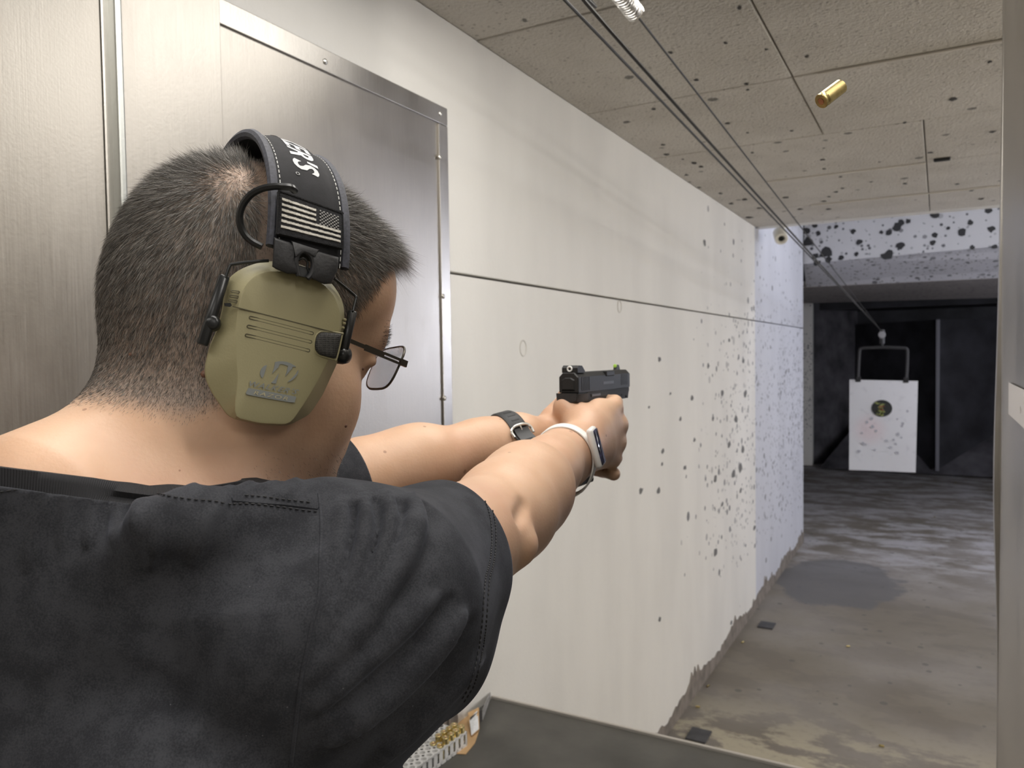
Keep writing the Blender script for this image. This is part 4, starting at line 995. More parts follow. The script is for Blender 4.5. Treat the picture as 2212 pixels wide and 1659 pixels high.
# far cup, hidden behind the head
mirror = lambda p: hw(*(hl(p)*[1, -1, 1]))
loft(MB(), [[mirror(p) for p in r] for r in (R0, R1, R2, R3, R4, planar(R3, 0, 0.9, -0.003))]).build('cup_shell', M_CUP, muff, smooth=True, sharp=22)
loft(MB(), [[mirror(p) for p in r] for r in (planar(R3, 0, 0.84, -0.003), planar(R3, 0, 0.88, -0.012), planar(R3, 0, 0.80, -0.025), planar(R3, 0, 0.5, -0.026))]).build('ear_cushion', M_RUB, muff, smooth=True, sharp=60)
def flat(b, pts, off, th=0.0004):
    """a thin raised polygon on the cup face"""
    p = np.array([cp(x, y, off) for x, y in pts]); q = p-CN*th*2; n = len(p)
    return b.add(list(p)+list(q), [list(range(n)), list(range(n, 2*n))[::-1]]+[[i, (i+1) % n, n+(i+1) % n, n+i] for i in range(n)])
def slot(a, b_, r, n=8):
    """outline of a round-ended bar from a to b, in pixels"""
    a = np.array(a, float); b_ = np.array(b_, float); d = (b_-a)/np.linalg.norm(b_-a); t = math.atan2(d[1], d[0])
    return [tuple(b_+r*np.array([math.cos(t-math.pi/2+math.pi*i/n), math.sin(t-math.pi/2+math.pi*i/n)])) for i in range(n+1)]+[tuple(a+r*np.array([math.cos(t+math.pi/2+math.pi*i/n), math.sin(t+math.pi/2+math.pi*i/n)])) for i in range(n+1)]
OFF = 0.0014
flat(MB(), slot((504, 662), (742, 723), 0.9), OFF).build('seam', M_GROOVE, cup)
for a, b_ in (((541.5, 686), (674, 720)), ((537, 705), (670.5, 738.5)), ((533, 724), (666, 757))):
    b = MB(); pts = np.array([cp(x, y, OFF-0.0004) for x, y in slot(a, b_, 3.0)]); b.tube(pts, 0.00028, 6, closed=True); b.build('groove', M_GROOVE, cup, smooth=True)
for a, b_ in (((501, 629.5), (515, 631)), ((498.5, 639.5), (513, 641.5)), ((496, 649), (510.5, 651.5))):
    pts = np.array([cp(x, y, -0.0015) for x, y in slot(a, b_, 2.0)]); MB().tube(pts, 0.0003, 6, closed=True).build('groove', M_GROOVE, cup, smooth=True)
for x, y in ((744, 690.5), (742.5, 698.5), (740, 708)):
    MB().box(cp(x, y, -0.006), (0.0022, 0.0022, 0.0016), HM, 0.0005).build('stud', M_CUP, cup)
flat(MB(), [(485, 655), (498, 654), (501, 660), (497, 663), (486, 661)], 0.0002).build('notch', M_BLK, cup)
# microphone windscreen
mic = crop([(1190, 752), (1350, 768), (1352, 790), (1305, 992), (1280, 1000), (1150, 965), (1110, 920), (1105, 860), (1120, 790), (1150, 760)])
mk = np.array(mic); mcn = mk.mean(0)
m = M_FOAM = mat('black_mesh', (0.009, 0.009, 0.010), 0.7); N = Nodes(m); v = N.voro(N.pos(), 900, 0.15)
N.link(N.mix(N.math('LESS_THAN', v.outputs['Distance'], 0.33), (0.035, 0.033, 0.030), (0.004, 0.004, 0.004)), N.b.inputs['Base Color']); N.bump(v.outputs['Distance'], 0.6, 0.0006)
loft(MB(), [[cp(*(mcn+(q-mcn)*k), o) for q in mk] for k, o in ((0.55, 0.0030), (0.88, 0.0026), (0.98, 0.0014), (1.0, -0.002))], cap1=False).build('microphone_foam', M_FOAM, cup, smooth=True, sharp=70)
MB().tube(smooth_path([cp(*(mcn+(q-mcn)*1.03), 0.0008) for q in mk], 4, True), 0.00055, 6, closed=True).build('microphone_rim', M_CUP, cup, smooth=True)
# printed emblem and words on the cup, traced flat on the face
lg = lambda L: [(525+x/13.83, 765+y/13.83) for x, y in L]
b = MB()
for poly in ([(715, 325), (640, 345), (570, 410), (522, 500), (512, 590), (535, 670), (572, 715), (612, 660), (660, 520), (700, 390)],
             [(958, 235), (1060, 215), (1180, 212), (1310, 232), (1440, 282), (1540, 340), (1590, 388), (1480, 378), (1340, 350), (1230, 315), (1130, 292), (1085, 320), (1055, 395), (960, 490), (868, 585), (905, 480), (940, 360)],
             [(1345, 352), (1480, 380), (1470, 430), (1400, 500), (1330, 590), (1262, 660), (1300, 560), (1325, 450)],
             [(1070, 575), (1030, 720), (985, 880), (905, 880), (845, 855), (940, 760)],
             [(1655, 470), (1650, 540), (1620, 620), (1560, 700), (1480, 770), (1400, 815), (1330, 835), (1450, 730), (1580, 590)]):
    flat(b, lg(poly), OFF+0.0002)
b.build('emblem', M_LOGO, cup, kind='stuff')
def text_mesh(txt, size=1.0, shear=0.0, bold=0.0, spacing=1.0, res=3):
    """outline of a word as flat triangles: (verts in xy, faces, width)"""
    c = bpy.data.curves.new('word', 'FONT'); c.body = txt; c.size = size; c.shear = shear; c.offset = bold; c.space_character = spacing; c.resolution_u = res
    o = bpy.data.objects.new('word', c); COL.objects.link(o); bpy.context.view_layer.update()
    me = bpy.data.meshes.new_from_object(o.evaluated_get(bpy.context.evaluated_depsgraph_get()))
    v = np.array([q.co[:] for q in me.vertices]); f = [list(p.vertices) for p in me.polygons]
    bpy.data.objects.remove(o); bpy.data.curves.remove(c); bpy.data.meshes.remove(me)
    return v, f
def cup_text(name, txt, quad_px, m, off, shear=0.0, bold=0.02, spacing=1.05):
    """the word stretched into the pixel quad: bottom-left, bottom-right, top-right, top-left"""
    v, f = text_mesh(txt, 1, shear, bold, spacing); lo, hi = v.min(0), v.max(0)
    a, c, d, e = [np.array(q, float) for q in quad_px]; b = MB()
    P = []
    for x, y, _ in v:
        s, t = (x-lo[0])/(hi[0]-lo[0]), (y-lo[1])/(hi[1]-lo[1]); q = (a*(1-s)+c*s)*(1-t)+(e*(1-s)+d*s)*t; P.append(cp(q[0], q[1], off))
    return b.add(P, f).build(name, m, cup, kind='stuff')
cup_text('lettering', "WALKER'S", lg([(175, 960), (1590, 1210), (1690, 1060), (205, 790)]), M_LOGO, OFF+0.0004, 0.25, 0.012, 1.18)
flat(MB(), lg([(170, 1010), (1590, 1270), (1545, 1445), (1420, 1440), (700, 1320), (110, 1205), (92, 1160)]), OFF+0.0002).build('print_bar', M_LOGO, cup)
cup_text('lettering', 'RAZOR', lg([(310, 1195), (1330, 1385), (1370, 1290), (345, 1090)]), mat('tan_print', (0.40, 0.36, 0.23), 0.55), OFF+0.0006, 0.15, 0.006, 1.25)

# headband: a padded strip over the crown
BA, BU0, BB = 0.1035, 0.035, 0.103
def band_c(ph):                                                      # ph 0 at the right cup, pi at the left one
    return -BA*math.cos(ph)*(1+0.03*math.sin(2*ph)**2), BU0+BB*math.sin(ph)
PH = np.linspace(-0.10, math.pi+0.10, 400)
_bl = np.array([band_c(p) for p in PH]); _bs = np.concatenate([[0], np.cumsum(np.linalg.norm(np.diff(_bl, axis=0), axis=1))]); BMID = _bs[-1]/2
def band(s, w, h=0.0):
    """point on the band: s metres from the top towards the right cup, w forward of its middle line, h outwards"""
    q = BMID-s; l, u = np.interp(q, _bs, _bl[:, 0]), np.interp(q, _bs, _bl[:, 1])
    l2, u2 = np.interp(q+0.002, _bs, _bl[:, 0]), np.interp(q+0.002, _bs, _bl[:, 1]); t = unit([l2-l, u2-u]); n = np.array([-t[1], t[0]])
    if n@np.array([l, u-0.03]) < 0: n = -n
    return hw(-0.008-0.007*(u-0.04)/0.095+w, l+n[0]*h, u+n[1]*h)
BW = 0.0225; ns = 110; S = np.linspace(-BMID+0.024, BMID-0.024, ns)
prof = [(-BW, -0.0022), (-BW, 0.0020), (-0.0165, 0.0024), (-0.0145, 0.0026), (-0.009, 0.0046), (0.009, 0.0046), (0.0145, 0.0026), (0.0165, 0.0024), (BW, 0.0020), (BW, -0.0022), (0.010, -0.0050), (-0.010, -0.0050)]
def sweep(name, prof, S, m, parent, smooth=True, sharp=35, flatten=None):
    V = []
    for s in S:
        for w, h in prof: V.append(band(s, w, h))
    n = len(prof); F = [[i*n+k, i*n+(k+1) % n, (i+1)*n+(k+1) % n, (i+1)*n+k] for i in range(len(S)-1) for k in range(n)]+[list(range(n))[::-1], list(range((len(S)-1)*n, len(S)*n))]
    return MB().add(V, F).build(name, m, parent, smooth=smooth, sharp=sharp)
hb = sweep('headband', prof, S, M_RUB, muff)
for sg in (-1, 1):
    sweep('piping', [(sg*BW+0.0030*math.cos(a), 0.0003+0.0034*math.sin(a)) for a in np.linspace(0, 2*math.pi, 9)[:-1]], S, M_PIPE, hb)
b = MB()
for sg in (-1, 1):
    for s in np.arange(S[0], S[-1], 0.0042):
        V = [band(s+a, sg*0.0188+c, h) for a in (0, 0.0026) for c in (-0.00022, 0.00022) for h in (0.0021, 0.0027)]
        b.add(V, [[0, 1, 3, 2], [4, 6, 7, 5], [0, 4, 5, 1], [2, 3, 7, 6], [1, 5, 7, 3], [0, 2, 6, 4]])
b.build('stitching', M_THR, hb, kind='stuff')
# find where a photo pixel meets the band's outer face, for the patch
def band_uv(x, y, h=0.004):
    best = None; v = unit(at_depth(x, y, 1)-C0)
    for s in np.linspace(0.02, BMID, 90):
        for w in np.linspace(-0.03, 0.03, 31):
            p = band(s, w, h)-C0; e = np.linalg.norm(p-v*(p@v))
            if best is None or e < best[0]: best = (e, s, w)
    return best[1:]
v, f = text_mesh("WALKER'S", 0.0215, 0.22, 0.0006, 1.02)
lo, hi = v.min(0), v.max(0); TS = band_uv(675, 381)[0]                             # the word ends TS metres down the right side
V = [band(TS-(hi[0]-x), (y-(lo[1]+hi[1])/2)-0.001, 0.00485) for x, y, _ in v]
MB().add(V, f).build('lettering', M_PRINT, hb, kind='stuff')
MB().tube([band(TS+0.004+0.0011*math.cos(a), -0.008+0.0011*math.sin(a), 0.0049) for a in np.linspace(0, 6.28, 12, endpoint=False)], 0.0002, 5, closed=True).build('trade_dot', M_PRINT, hb)
q = [np.array(band_uv(*p)) for p in ((597, 418), (738, 468), (737, 542), (592, 510))]   # top-left, top-right, bottom-right, bottom-left
def pt(a, c, h=0.0):
    """patch coordinates: a across 0..1, c down 0..1"""
    e = (q[0]*(1-a)+q[1]*a)*(1-c)+(q[3]*(1-a)+q[2]*a)*c; return band(e[0], e[1], h)
def pslab(b, a0, a1, c0, c1, h0, h1, na=10, nc=4, jag=0.0):
    A = np.linspace(a0, a1, na+1); Cc = np.linspace(c0, c1, nc+1); V = []; F = []
    for h in (h0, h1):
        for c in Cc:
            for a in A: V.append(pt(a, c+(rng.uniform(-jag, jag) if jag else 0), h))
    k = (na+1)*(nc+1); ix = lambda z, j, i: z*k+j*(na+1)+i
    for j in range(nc):
        for i in range(na): F += [[ix(0, j, i), ix(0, j, i+1), ix(0, j+1, i+1), ix(0, j+1, i)], [ix(1, j, i), ix(1, j+1, i), ix(1, j+1, i+1), ix(1, j, i+1)]]
    for i in range(na): F += [[ix(0, 0, i), ix(1, 0, i), ix(1, 0, i+1), ix(0, 0, i+1)], [ix(0, nc, i), ix(0, nc, i+1), ix(1, nc, i+1), ix(1, nc, i)]]
    for j in range(nc): F += [[ix(0, j, 0), ix(0, j+1, 0), ix(1, j+1, 0), ix(1, j, 0)], [ix(0, j, na), ix(1, j, na), ix(1, j+1, na), ix(0, j+1, na)]]
    return b.add(V, F)
M_PATCH = mat('patch_black', (0.012, 0.012, 0.014), 0.9, noise=(400, 0.4), bump=(1200, 0.5))
M_EMB = mat('white_embroidery', (0.72, 0.69, 0.62), 0.85, bump=(1500, 0.6))
patch = pslab(MB(), 0, 1, 0, 1, 0.0046, 0.0070).build('flag_patch', M_PATCH, muff)
patch['label'] = 'black patch with an embroidered black and white flag'
b = MB()
for i in range(80):                                                  # merrowed border
    for (a, c) in ((i/79, 0.02), (i/79, 0.98), (0.012, i/79), (0.988, i/79)):
        p0 = pt(a, c, 0.0072); b.box(p0, (0.0007, 0.0007, 0.0007), HM, 0)
b.build('patch_border', M_PATCH, patch, kind='stuff')
for k in range(6):
    c = 0.17+0.125*k; pslab(MB(), 0.05, 0.565 if k < 3 else 0.955, c, c+0.055, 0.0069, 0.0075, 40, 2, 0.006).build('stripe', M_EMB, patch)
b = MB()
M_STAR = mat('grey_embroidery', (0.42, 0.41, 0.40), 0.85)
for r in range(9):
    for k in range(6 if r % 2 == 0 else 5):
        a = 0.605+(k+0.5+(0.5 if r % 2 else 0))*0.056; c = 0.17+r*0.043
        for da, dc in ((0.014, 0.006), (0.005, 0.018)): pslab(b, a-da, a+da, c-dc, c+dc, 0.0069, 0.0074, 1, 1)
b.build('star', M_STAR, patch, kind='stuff')
# folded end of the band: two black lobes and a round opening between them
M_LOOP = mat('black_rubber', (0.013, 0.013, 0.015), 0.55, bump=(500, 0.15))
def lobe(name, poly, o0, o1, m, par=muff):
    p = np.array(poly, float); c = p.mean(0)
    return loft(MB(), [[cp(*(c+(x-c)*k), o) for x in p] for k, o in ((0.86, o1+0.0006), (0.96, o1), (1.0, o1-0.0015), (1.0, o0))]).build(name, m, par, smooth=True, sharp=50)
lobe('band_fold', [(592, 512), (640, 528), (636, 560), (642, 578), (643, 592), (622, 592), (597, 582), (588, 576), (590, 545)], 0.000, 0.0085, M_LOOP)
lobe('band_fold', [(672, 538), (732, 556), (730, 580), (722, 600), (716, 613), (700, 614), (676, 604), (670, 598), (676, 572)], 0.000, 0.0085, M_LOOP)
lobe('band_fold', [(628, 520), (690, 540), (684, 556), (668, 545), (655, 541), (645, 546), (636, 556)], 0.000, 0.0088, M_LOOP)
MB().tube(smooth_path([cp(x, y, 0.0075) for x, y in ((645, 596), (640, 575), (640, 558), (648, 545), (660, 544), (672, 554), (677, 572), (672, 592), (664, 602))], 6), 0.0016, 8).build('eyelet_rim', M_LOOP, muff, smooth=True)
lobe('strap_tab', [(641, 572), (672, 580), (668, 602), (640, 596)], 0.000, 0.0060, mat('grey_rubber', (0.03, 0.032, 0.035), 0.35))
MB().tube(smooth_path([cp(x, y, 0.0065) for x, y in ((645, 562), (655, 558), (664, 566), (664, 580), (672, 594))], 6), 0.0007, 8).build('inner_wire', M_BLK, muff, smooth=True)
# wire yokes and their pivots
def bent(pts, r, n=5): return MB().tube(smooth_path([cp(*p) for p in pts], n), r, 8)
bent([(580, 563, -0.004), (540, 566, -0.005), (503, 571, -0.006), (498, 573, -0.006), (494, 580, -0.006), (487, 600, -0.006)], 0.00095).build('wire_yoke', M_BLK, muff, smooth=True)
bent([(722, 602, -0.004), (740, 616, -0.006), (764, 636, -0.008), (769, 642, -0.008), (768, 648, -0.008), (762, 672, -0.008)], 0.00095).build('wire_yoke', M_BLK, muff, smooth=True)
def sleeve(a, b_, r0, r1, off, sq=0.55):
    A, B = cp(*a, off), cp(*b_, off); ax = unit(B-A); u = unit(np.cross(ax, CN)); L = np.linalg.norm(B-A); V = []
    n = 12
    for t, k in ((0, 0.8), (0.02, 1), (0.98, 1), (1, 0.85)):
        for i in range(n):
            a_ = 2*math.pi*i/n; c, s = math.cos(a_), math.sin(a_); c = math.copysign(abs(c)**sq, c); s = math.copysign(abs(s)**sq, s)
            V.append(A+ax*L*t+(r0+(r1-r0)*t)*k*(u*c+CN*s*0.9))
    F = [[i*n+k, i*n+(k+1) % n, (i+1)*n+(k+1) % n, (i+1)*n+k] for i in range(3) for k in range(n)]+[list(range(n))[::-1], list(range(3*n, 4*n))]
    return MB().add(V, F)
sl = sleeve((485, 596), (437, 745), 0.0029, 0.0030, -0.008).build('pivot_sleeve', M_BLK, muff, smooth=True, sharp=50)
nn = unit(CN-0.3*HF)
MB().lathe([(0.0044, -0.006), (0.0044, 0.0), (0.0038, 0.0014), (0.0026, 0.0021), (0.0012, 0.0023), (0, 0.0023)], cp(459, 697, -0.0065), nn, 20).build('pivot_knob', M_BLK, sl, smooth=True, sharp=60)
sl = sleeve((762, 672), (741, 762), 0.0025, 0.0027, -0.010).build('pivot_sleeve', M_BLK, muff, smooth=True, sharp=50)
MB().lathe([(0.0058, -0.006), (0.0058, 0.0), (0.0050, 0.003), (0.0030, 0.0044), (0, 0.0050)], cp(741, 767, -0.012), unit(CN+0.5*HF), 20).build('pivot_knob', M_BLK, sl, smooth=True, sharp=60)
# cable that loops out of the band
bent([(637, 412, 0.006), (628, 405, 0.009), (610, 403, 0.008), (590, 403, 0.006), (565, 408, 0.002), (543, 420, -0.002), (526, 440, -0.006), (518, 463, -0.008), (520, 488, -0.009), (530, 508, -0.009), (545, 522, -0.008), (566, 533, -0.006)], 0.0021, 8).build('cable', M_BLK, muff, smooth=True)

# ------------------------------------------------------------------ spectacles
M_FRM = mat('dark_bronze_metal', (0.06, 0.052, 0.042), 0.35, 0.7)
m = M_LENS = mat('lens_glass', (0.97, 0.98, 1.0), 0.0); N = Nodes(m); N.b.inputs['Transmission Weight'].default_value = 1.0; N.b.inputs['IOR'].default_value = 1.45; N.b.inputs['Coat Weight'].default_value = 1.0; N.b.inputs['Coat IOR'].default_value = 1.9; N.b.inputs['Coat Roughness'].default_value = 0.02
def sp(x, y, L):
    """the point at head-left position L seen at the pixel"""
    n = HM[:, 1]; p0 = hw(0, L, 0); v = at_depth(x, y, 1)-C0; return C0+v*(((p0-C0)@n)/(v@n))
hinge = sp(876, 786, -0.069); HG = hl(hinge)
specs = empty('spectacles', Matrix.Translation(Vector(hinge)), 'thin bronze-framed spectacles on the face of the man in black', 'spectacles')
ear_p = sp(748, 733, -0.0815); tv_ = unit(hinge-ear_p); upv = unit(np.cross(HM[:, 1], tv_)); upv = upv if upv@HU > 0 else -upv
def temple(sgn):
    b = MB(); F = lambda t, h, z: ear_p+(hinge-ear_p)*t+upv*h+HM[:, 1]*z
    def seg(t0, t1, h0, h1, th=0.0007):
        V = [F(t, h, z) for t in (t0, t1) for h in (h0, h1) for z in (-th, th)]
        b.add(V, [[0, 1, 3, 2], [4, 6, 7, 5], [0, 4, 5, 1], [2, 3, 7, 6], [0, 2, 6, 4], [1, 5, 7, 3]])
    seg(-0.5, 0.30, -0.0013, 0.0013); seg(0.30, 0.62, -0.0022, 0.0018); seg(0.62, 0.90, 0.0004, 0.0020); seg(0.62, 0.90, -0.0022, -0.0007); seg(0.90, 1.02, -0.0022, 0.0022, 0.0012)
    if sgn < 0: b.v = [tuple(mirror(np.array(v))) for v in b.v]
    return b
for s in (1, -1): temple(s).build('temple_arm', M_FRM, specs)
# lens plane leans forward at the top; outline as a soft rectangle
tilt = math.radians(14); LF = np.array([math.cos(tilt), 0, -math.sin(tilt)]); LU = np.array([math.sin(tilt), 0, math.cos(tilt)])
def lens_pt(s, x, y, d=0.0):
    """x outwards 0..1 from the nose side, y up -1..1, on lens s"""
    lat = 0.012+x*(abs(HG[1])-0.013); base = np.array([HG[0]+0.003-0.006*x*x, 0, HG[2]+0.001])
    q = base+LU*(y*0.0165-0.0035)+LF*d; return hw(q[0], -s*lat, q[2])
prof_l = [(math.copysign(abs(math.cos(a))**0.55, math.cos(a)), math.copysign(abs(math.sin(a))**0.6, math.sin(a))) for a in np.linspace(0, 2*math.pi, 40, endpoint=False)]
for s in (1, -1):
    o = [(0.5+0.5*c*(1-0.07*(1-d)*0.5), d) for c, d in prof_l]
    loft(MB(), [[lens_pt(s, x, y, d) for x, y in o] for d in (0.0007, -0.0007)]).build('lens', M_LENS, specs, smooth=True, sharp=30)
    MB().tube([lens_pt(s, x, y) for x, y in o], 0.0008, 6, closed=True).build('rim', M_FRM, specs, smooth=True)
MB().tube(smooth_path([lens_pt(1, 0, 0.3), hw(HG[0]+0.006, 0, HG[2]+0.006), lens_pt(-1, 0, 0.3)], 6), 0.0010, 6).build('bridge', M_FRM, specs, smooth=True)
# ------------------------------------------------------------------ pistol, in its own frame (x down the lane, y left, z up)
LOCAL[0] = True
M_GUN = mat('black_gun_steel', (0.009, 0.009, 0.0095), 0.5, 0.0, noise=(60, 0.2)); M_POLY = mat('black_polymer', (0.016, 0.016, 0.017), 0.6, bump=(800, 0.3))
gun = empty('pistol', GMAT, 'black semi-automatic pistol gripped in both hands', 'pistol')
# slide: chamfered section swept along the bore
sec = [(-0.0128, -0.0125), (-0.0128, 0.0065), (-0.0078, 0.0118), (0.0078, 0.0118), (0.0128, 0.0065), (0.0128, -0.0125)]
def swept(b, sec, xs):
    V = []
    for x, k in xs: V += [(x, y*k, (z+0.002)*k-0.002) for y, z in sec]
    n = len(sec); F = [[i*n+k, i*n+(k+1) % n, (i+1)*n+(k+1) % n, (i+1)*n+k] for i in range(len(xs)-1) for k in range(n)]+[list(range(n))[::-1], list(range((len(xs)-1)*n, len(xs)*n))]
    return b.add(V, F)
xs = [(-0.006, 0.94), (-0.004, 1.0), (0.180, 1.0), (0.185, 0.93)]
sl = swept(MB(), sec, xs).build('slide', M_GUN, gun)
b = MB()
for i in range(7):
    for s in (-1, 1): b.box((0.006+i*0.0042, s*0.0127, -0.002), (0.0016, 0.0012, 0.017))
for i in range(6):
    for s in (-1, 1): b.box((0.148+i*0.0048, s*0.0127, -0.001), (0.0016, 0.0012, 0.016))
b.build('serration', mat('gun_edge_wear', (0.03, 0.03, 0.032), 0.4), sl, kind='stuff')
MB().box((0.103, -0.0105, 0.0085), (0.030, 0.0075, 0.007), bev=0.001).build('ejection_port', mat('port_black', (0.004, 0.004, 0.004), 0.5), sl)
MB().box((0.098, -0.0124, -0.0035), (0.040, 0.0012, 0.004), bev=0.0004).build('extractor', mat('gun_edge_wear_light', (0.05, 0.05, 0.052), 0.4), sl)
b = MB(); b.add([(-0.0062, y, z) for y, z in ((-0.009, -0.010), (0.009, -0.010), (0.009, 0.003), (0.004, 0.006), (-0.004, 0.006), (-0.009, 0.003))]+[(-0.0078, y*0.8, z*0.8) for y, z in ((-0.009, -0.010), (0.009, -0.010), (0.009, 0.003), (0.004, 0.006), (-0.004, 0.006), (-0.009, 0.003))],
      [[0, 1, 2, 3, 4, 5], [11, 10, 9, 8, 7, 6]]+[[i, (i+1) % 6, 6+(i+1) % 6, 6+i] for i in range(6)]).build('slide_cover', M_GUN, sl)
# sights
rs = MB().prism([(-0.001, 0.0115), (-0.001, 0.0175), (0.003, 0.0205), (0.013, 0.0200), (0.022, 0.0135), (0.022, 0.0115)], -0.0105, 0.0105, frame((0, 0, 0), (1, 0, 0), (0, 0, 1), (0, 1, 0))).build('rear_sight', M_GUN, gun)
M_WHT = mat('white_sight_paint', (0.80, 0.80, 0.78), 0.4)
MB().tube([(-0.0014, 0.0028*math.cos(a), 0.0162+0.0028*math.sin(a)) for a in np.linspace(0, 6.283, 18, endpoint=False)], 0.0011, 6, closed=True).build('sight_ring', M_WHT, rs, smooth=True)
fs = MB().prism([(0.157, 0.0115), (0.1585, 0.0175), (0.162, 0.0190), (0.168, 0.0185), (0.173, 0.0115)], -0.0022, 0.0022, frame((0, 0, 0), (1, 0, 0), (0, 0, 1), (0, 1, 0))).build('front_sight', M_GUN, gun)
MB().lathe([(0.0026, -0.001), (0.0026, 0.001), (0.0014, 0.0014), (0, 0.0014)], (0.1585, 0, 0.0172), (-1, 0, 0.1), 12).build('sight_bead', mat('green_bead', (0.45, 0.70, 0.10), 0.4), fs)
# frame, dust cover with rail, beaver tail, trigger guard, grip, magazine
XZ = frame((0, 0, 0), (1, 0, 0), (0, 0, 1), (0, 1, 0))
MB().prism([(-0.004, -0.0128), (-0.008, -0.020), (0.004, -0.0255), (0.030, -0.0235), (0.075, -0.0225), (0.110, -0.0255), (0.136, -0.0275), (0.165, -0.0275), (0.165, -0.0235), (0.170, -0.0235), (0.170, -0.0275), (0.176, -0.0275), (0.178, -0.021), (0.181, -0.0165), (0.181, -0.0128)], -0.0122, 0.0122, XZ).build('frame', M_POLY, gun)
b = MB()
for x in (0.140, 0.152):
    b.box((x, -0.0122, -0.0225), (0.006, 0.001, 0.003))
b.build('rail_slot', M_BLACK, gun, kind='stuff')
swept(MB(), [(-0.0148, -0.0140), (-0.0140, -0.0235), (-0.006, -0.0265), (0.006, -0.0265), (0.0140, -0.0235), (0.0148, -0.0140)], [(-0.012, 0.90), (-0.009, 1.0), (0.020, 1.0), (0.026, 0.9)]).build('beaver_tail', M_POLY, gun, smooth=True, sharp=35)
MB().box((0.052, -0.0128, -0.0175), (0.030, 0.0014, 0.0035), bev=0.0005).build('slide_stop', mat('gun_edge_wear_stop', (0.04, 0.04, 0.042), 0.4), gun)
MB().tube(smooth_path([(0.062, 0, -0.026), (0.066, 0, -0.044), (0.080, 0, -0.052), (0.100, 0, -0.051), (0.112, 0, -0.040), (0.114, 0, -0.026)], 6), 0.0042, 8).build('trigger_guard', M_POLY, gun, smooth=True)
MB().tube(smooth_path([(0.082, 0, -0.024), (0.086, 0, -0.034), (0.084, 0, -0.044)], 5), 0.0028, 8).build('trigger', M_POLY, gun, smooth=True)
MB().prism([(0.006, -0.022), (0.062, -0.022), (0.050, -0.070), (0.040, -0.118), (-0.014, -0.118), (-0.012, -0.085), (0.004, -0.045)], -0.0135, 0.0135, XZ).build('grip', M_POLY, gun)
MB().box((0.012, 0, -0.122), (0.058, 0.028, 0.008), bev=0.003).build('magazine_base', M_POLY, gun)
for o in [q for q in COL.objects if q.type == 'MESH' and (q.parent == gun or (q.parent and q.parent.parent == gun))]:
    for v in o.data.vertices: v.co.x *= 0.93 if v.co.x > 0 else 1
LOCAL[0] = False

# ------------------------------------------------------------------ wrist bands, fitted round the arms
def strap(c, ax, up, width, th, gap, n=64, scale=(1, 1), off=(0, 0), start=0.0, stop=2*math.pi, rmax=0.06):
    """ring of points lying just off the arm at the cross-section through c"""
    ax = unit(ax); u = unit(np.asarray(up)-ax*(np.asarray(up)@ax)); w = np.cross(ax, u); R = []
    A = np.linspace(start, stop, n, endpoint=False)
    for a in A:
        d = math.cos(a)*u+math.sin(a)*w; h = body_bvh.ray_cast(Vector(c+d*rmax), Vector(-d))
        r = np.linalg.norm(np.array(h[0])-c) if h[0] is not None else 0.027
        R.append(min(r, rmax-0.002))
    R = np.array(R); k = np.array([0.05, 0.1, 0.15, 0.4, 0.15, 0.1, 0.05])
    Rm = np.maximum(sum(kk*np.roll(R, i-3) for i, kk in enumerate(k)), R)+gap
    return A, Rm, ax, u, w
def band_mesh(c, A, R, ax, u, w, width, th, bulge=0.0):
    V = []; F = []; n = len(A); pr = [(-0.5, 0), (-0.5, 0.6), (-0.38, 1), (0.38, 1), (0.5, 0.6), (0.5, 0)]
    for a, r in zip(A, R):
        d = math.cos(a)*u+math.sin(a)*w
        for x, h in pr: V.append(c+ax*x*width+d*(r+th*h))
    m = len(pr)
    for i in range(n):
        j = (i+1) % n
        for k in range(m): F.append([i*m+k, i*m+(k+1) % m, j*m+(k+1) % m, j*m+k])
    return MB().add(V, F)
# black strap with a steel buckle on the left wrist
wc = lerp(J['lel'], J['lwr'], 0.935); wax = unit(J['lwr']-J['lel'])
A, R, ax, u, w = strap(wc, wax, (0, 0, 1), 0.022, 0.003, 0.0006)
watch = empty('wrist_strap', Matrix.Translation(Vector(wc)), 'black rubber watch strap with a steel buckle on the far wrist', 'watch')
band_mesh(wc, A, R, ax, u, w, 0.022, 0.0030).build('strap', mat('black_strap_rubber', (0.022, 0.023, 0.025), 0.55), watch, smooth=True, sharp=50)
toc = unit(C0-wc); ac = math.atan2(toc@w, toc@u)                     # the side that faces the photographer
def on_strap(a, x, h): r = np.interp(a % (2*math.pi), np.append(A, 2*math.pi), np.append(R, R[0])); return wc+ax*x+(math.cos(a)*u+math.sin(a)*w)*(r+h)
def basis_at(a): d = math.cos(a)*u+math.sin(a)*w; return np.stack([ax, np.cross(d, ax), d], 1)
sg = 1 if (on_strap(ac+0.3, 0, 0)-on_strap(ac, 0, 0))[2] > 0 else -1
M_STEELB = mat('satin_buckle', (0.72, 0.71, 0.68), 0.25, 1.0)
for i, da in enumerate((1.10, 0.86, 0.62, -0.38, -0.68)):
    a = ac+sg*da; MB().box(on_strap(a, 0.0005, 0.0030), (0.0105, 0.0022, 0.0006), basis_at(a), 0.0002).build('slot', M_BLACK, watch)
a = ac+sg*0.26; MB().tube(smooth_path([on_strap(a-sg*0.26, -0.0135, 0.0035), on_strap(a-sg*0.05, -0.0135, 0.0042), on_strap(a+sg*0.08, -0.007, 0.005), on_strap(a+sg*0.08, 0.007, 0.005), on_strap(a-sg*0.05, 0.0135, 0.0042), on_strap(a-sg*0.26, 0.0135, 0.0035)], 6), 0.0017, 8).build('buckle', M_STEELB, watch, smooth=True)
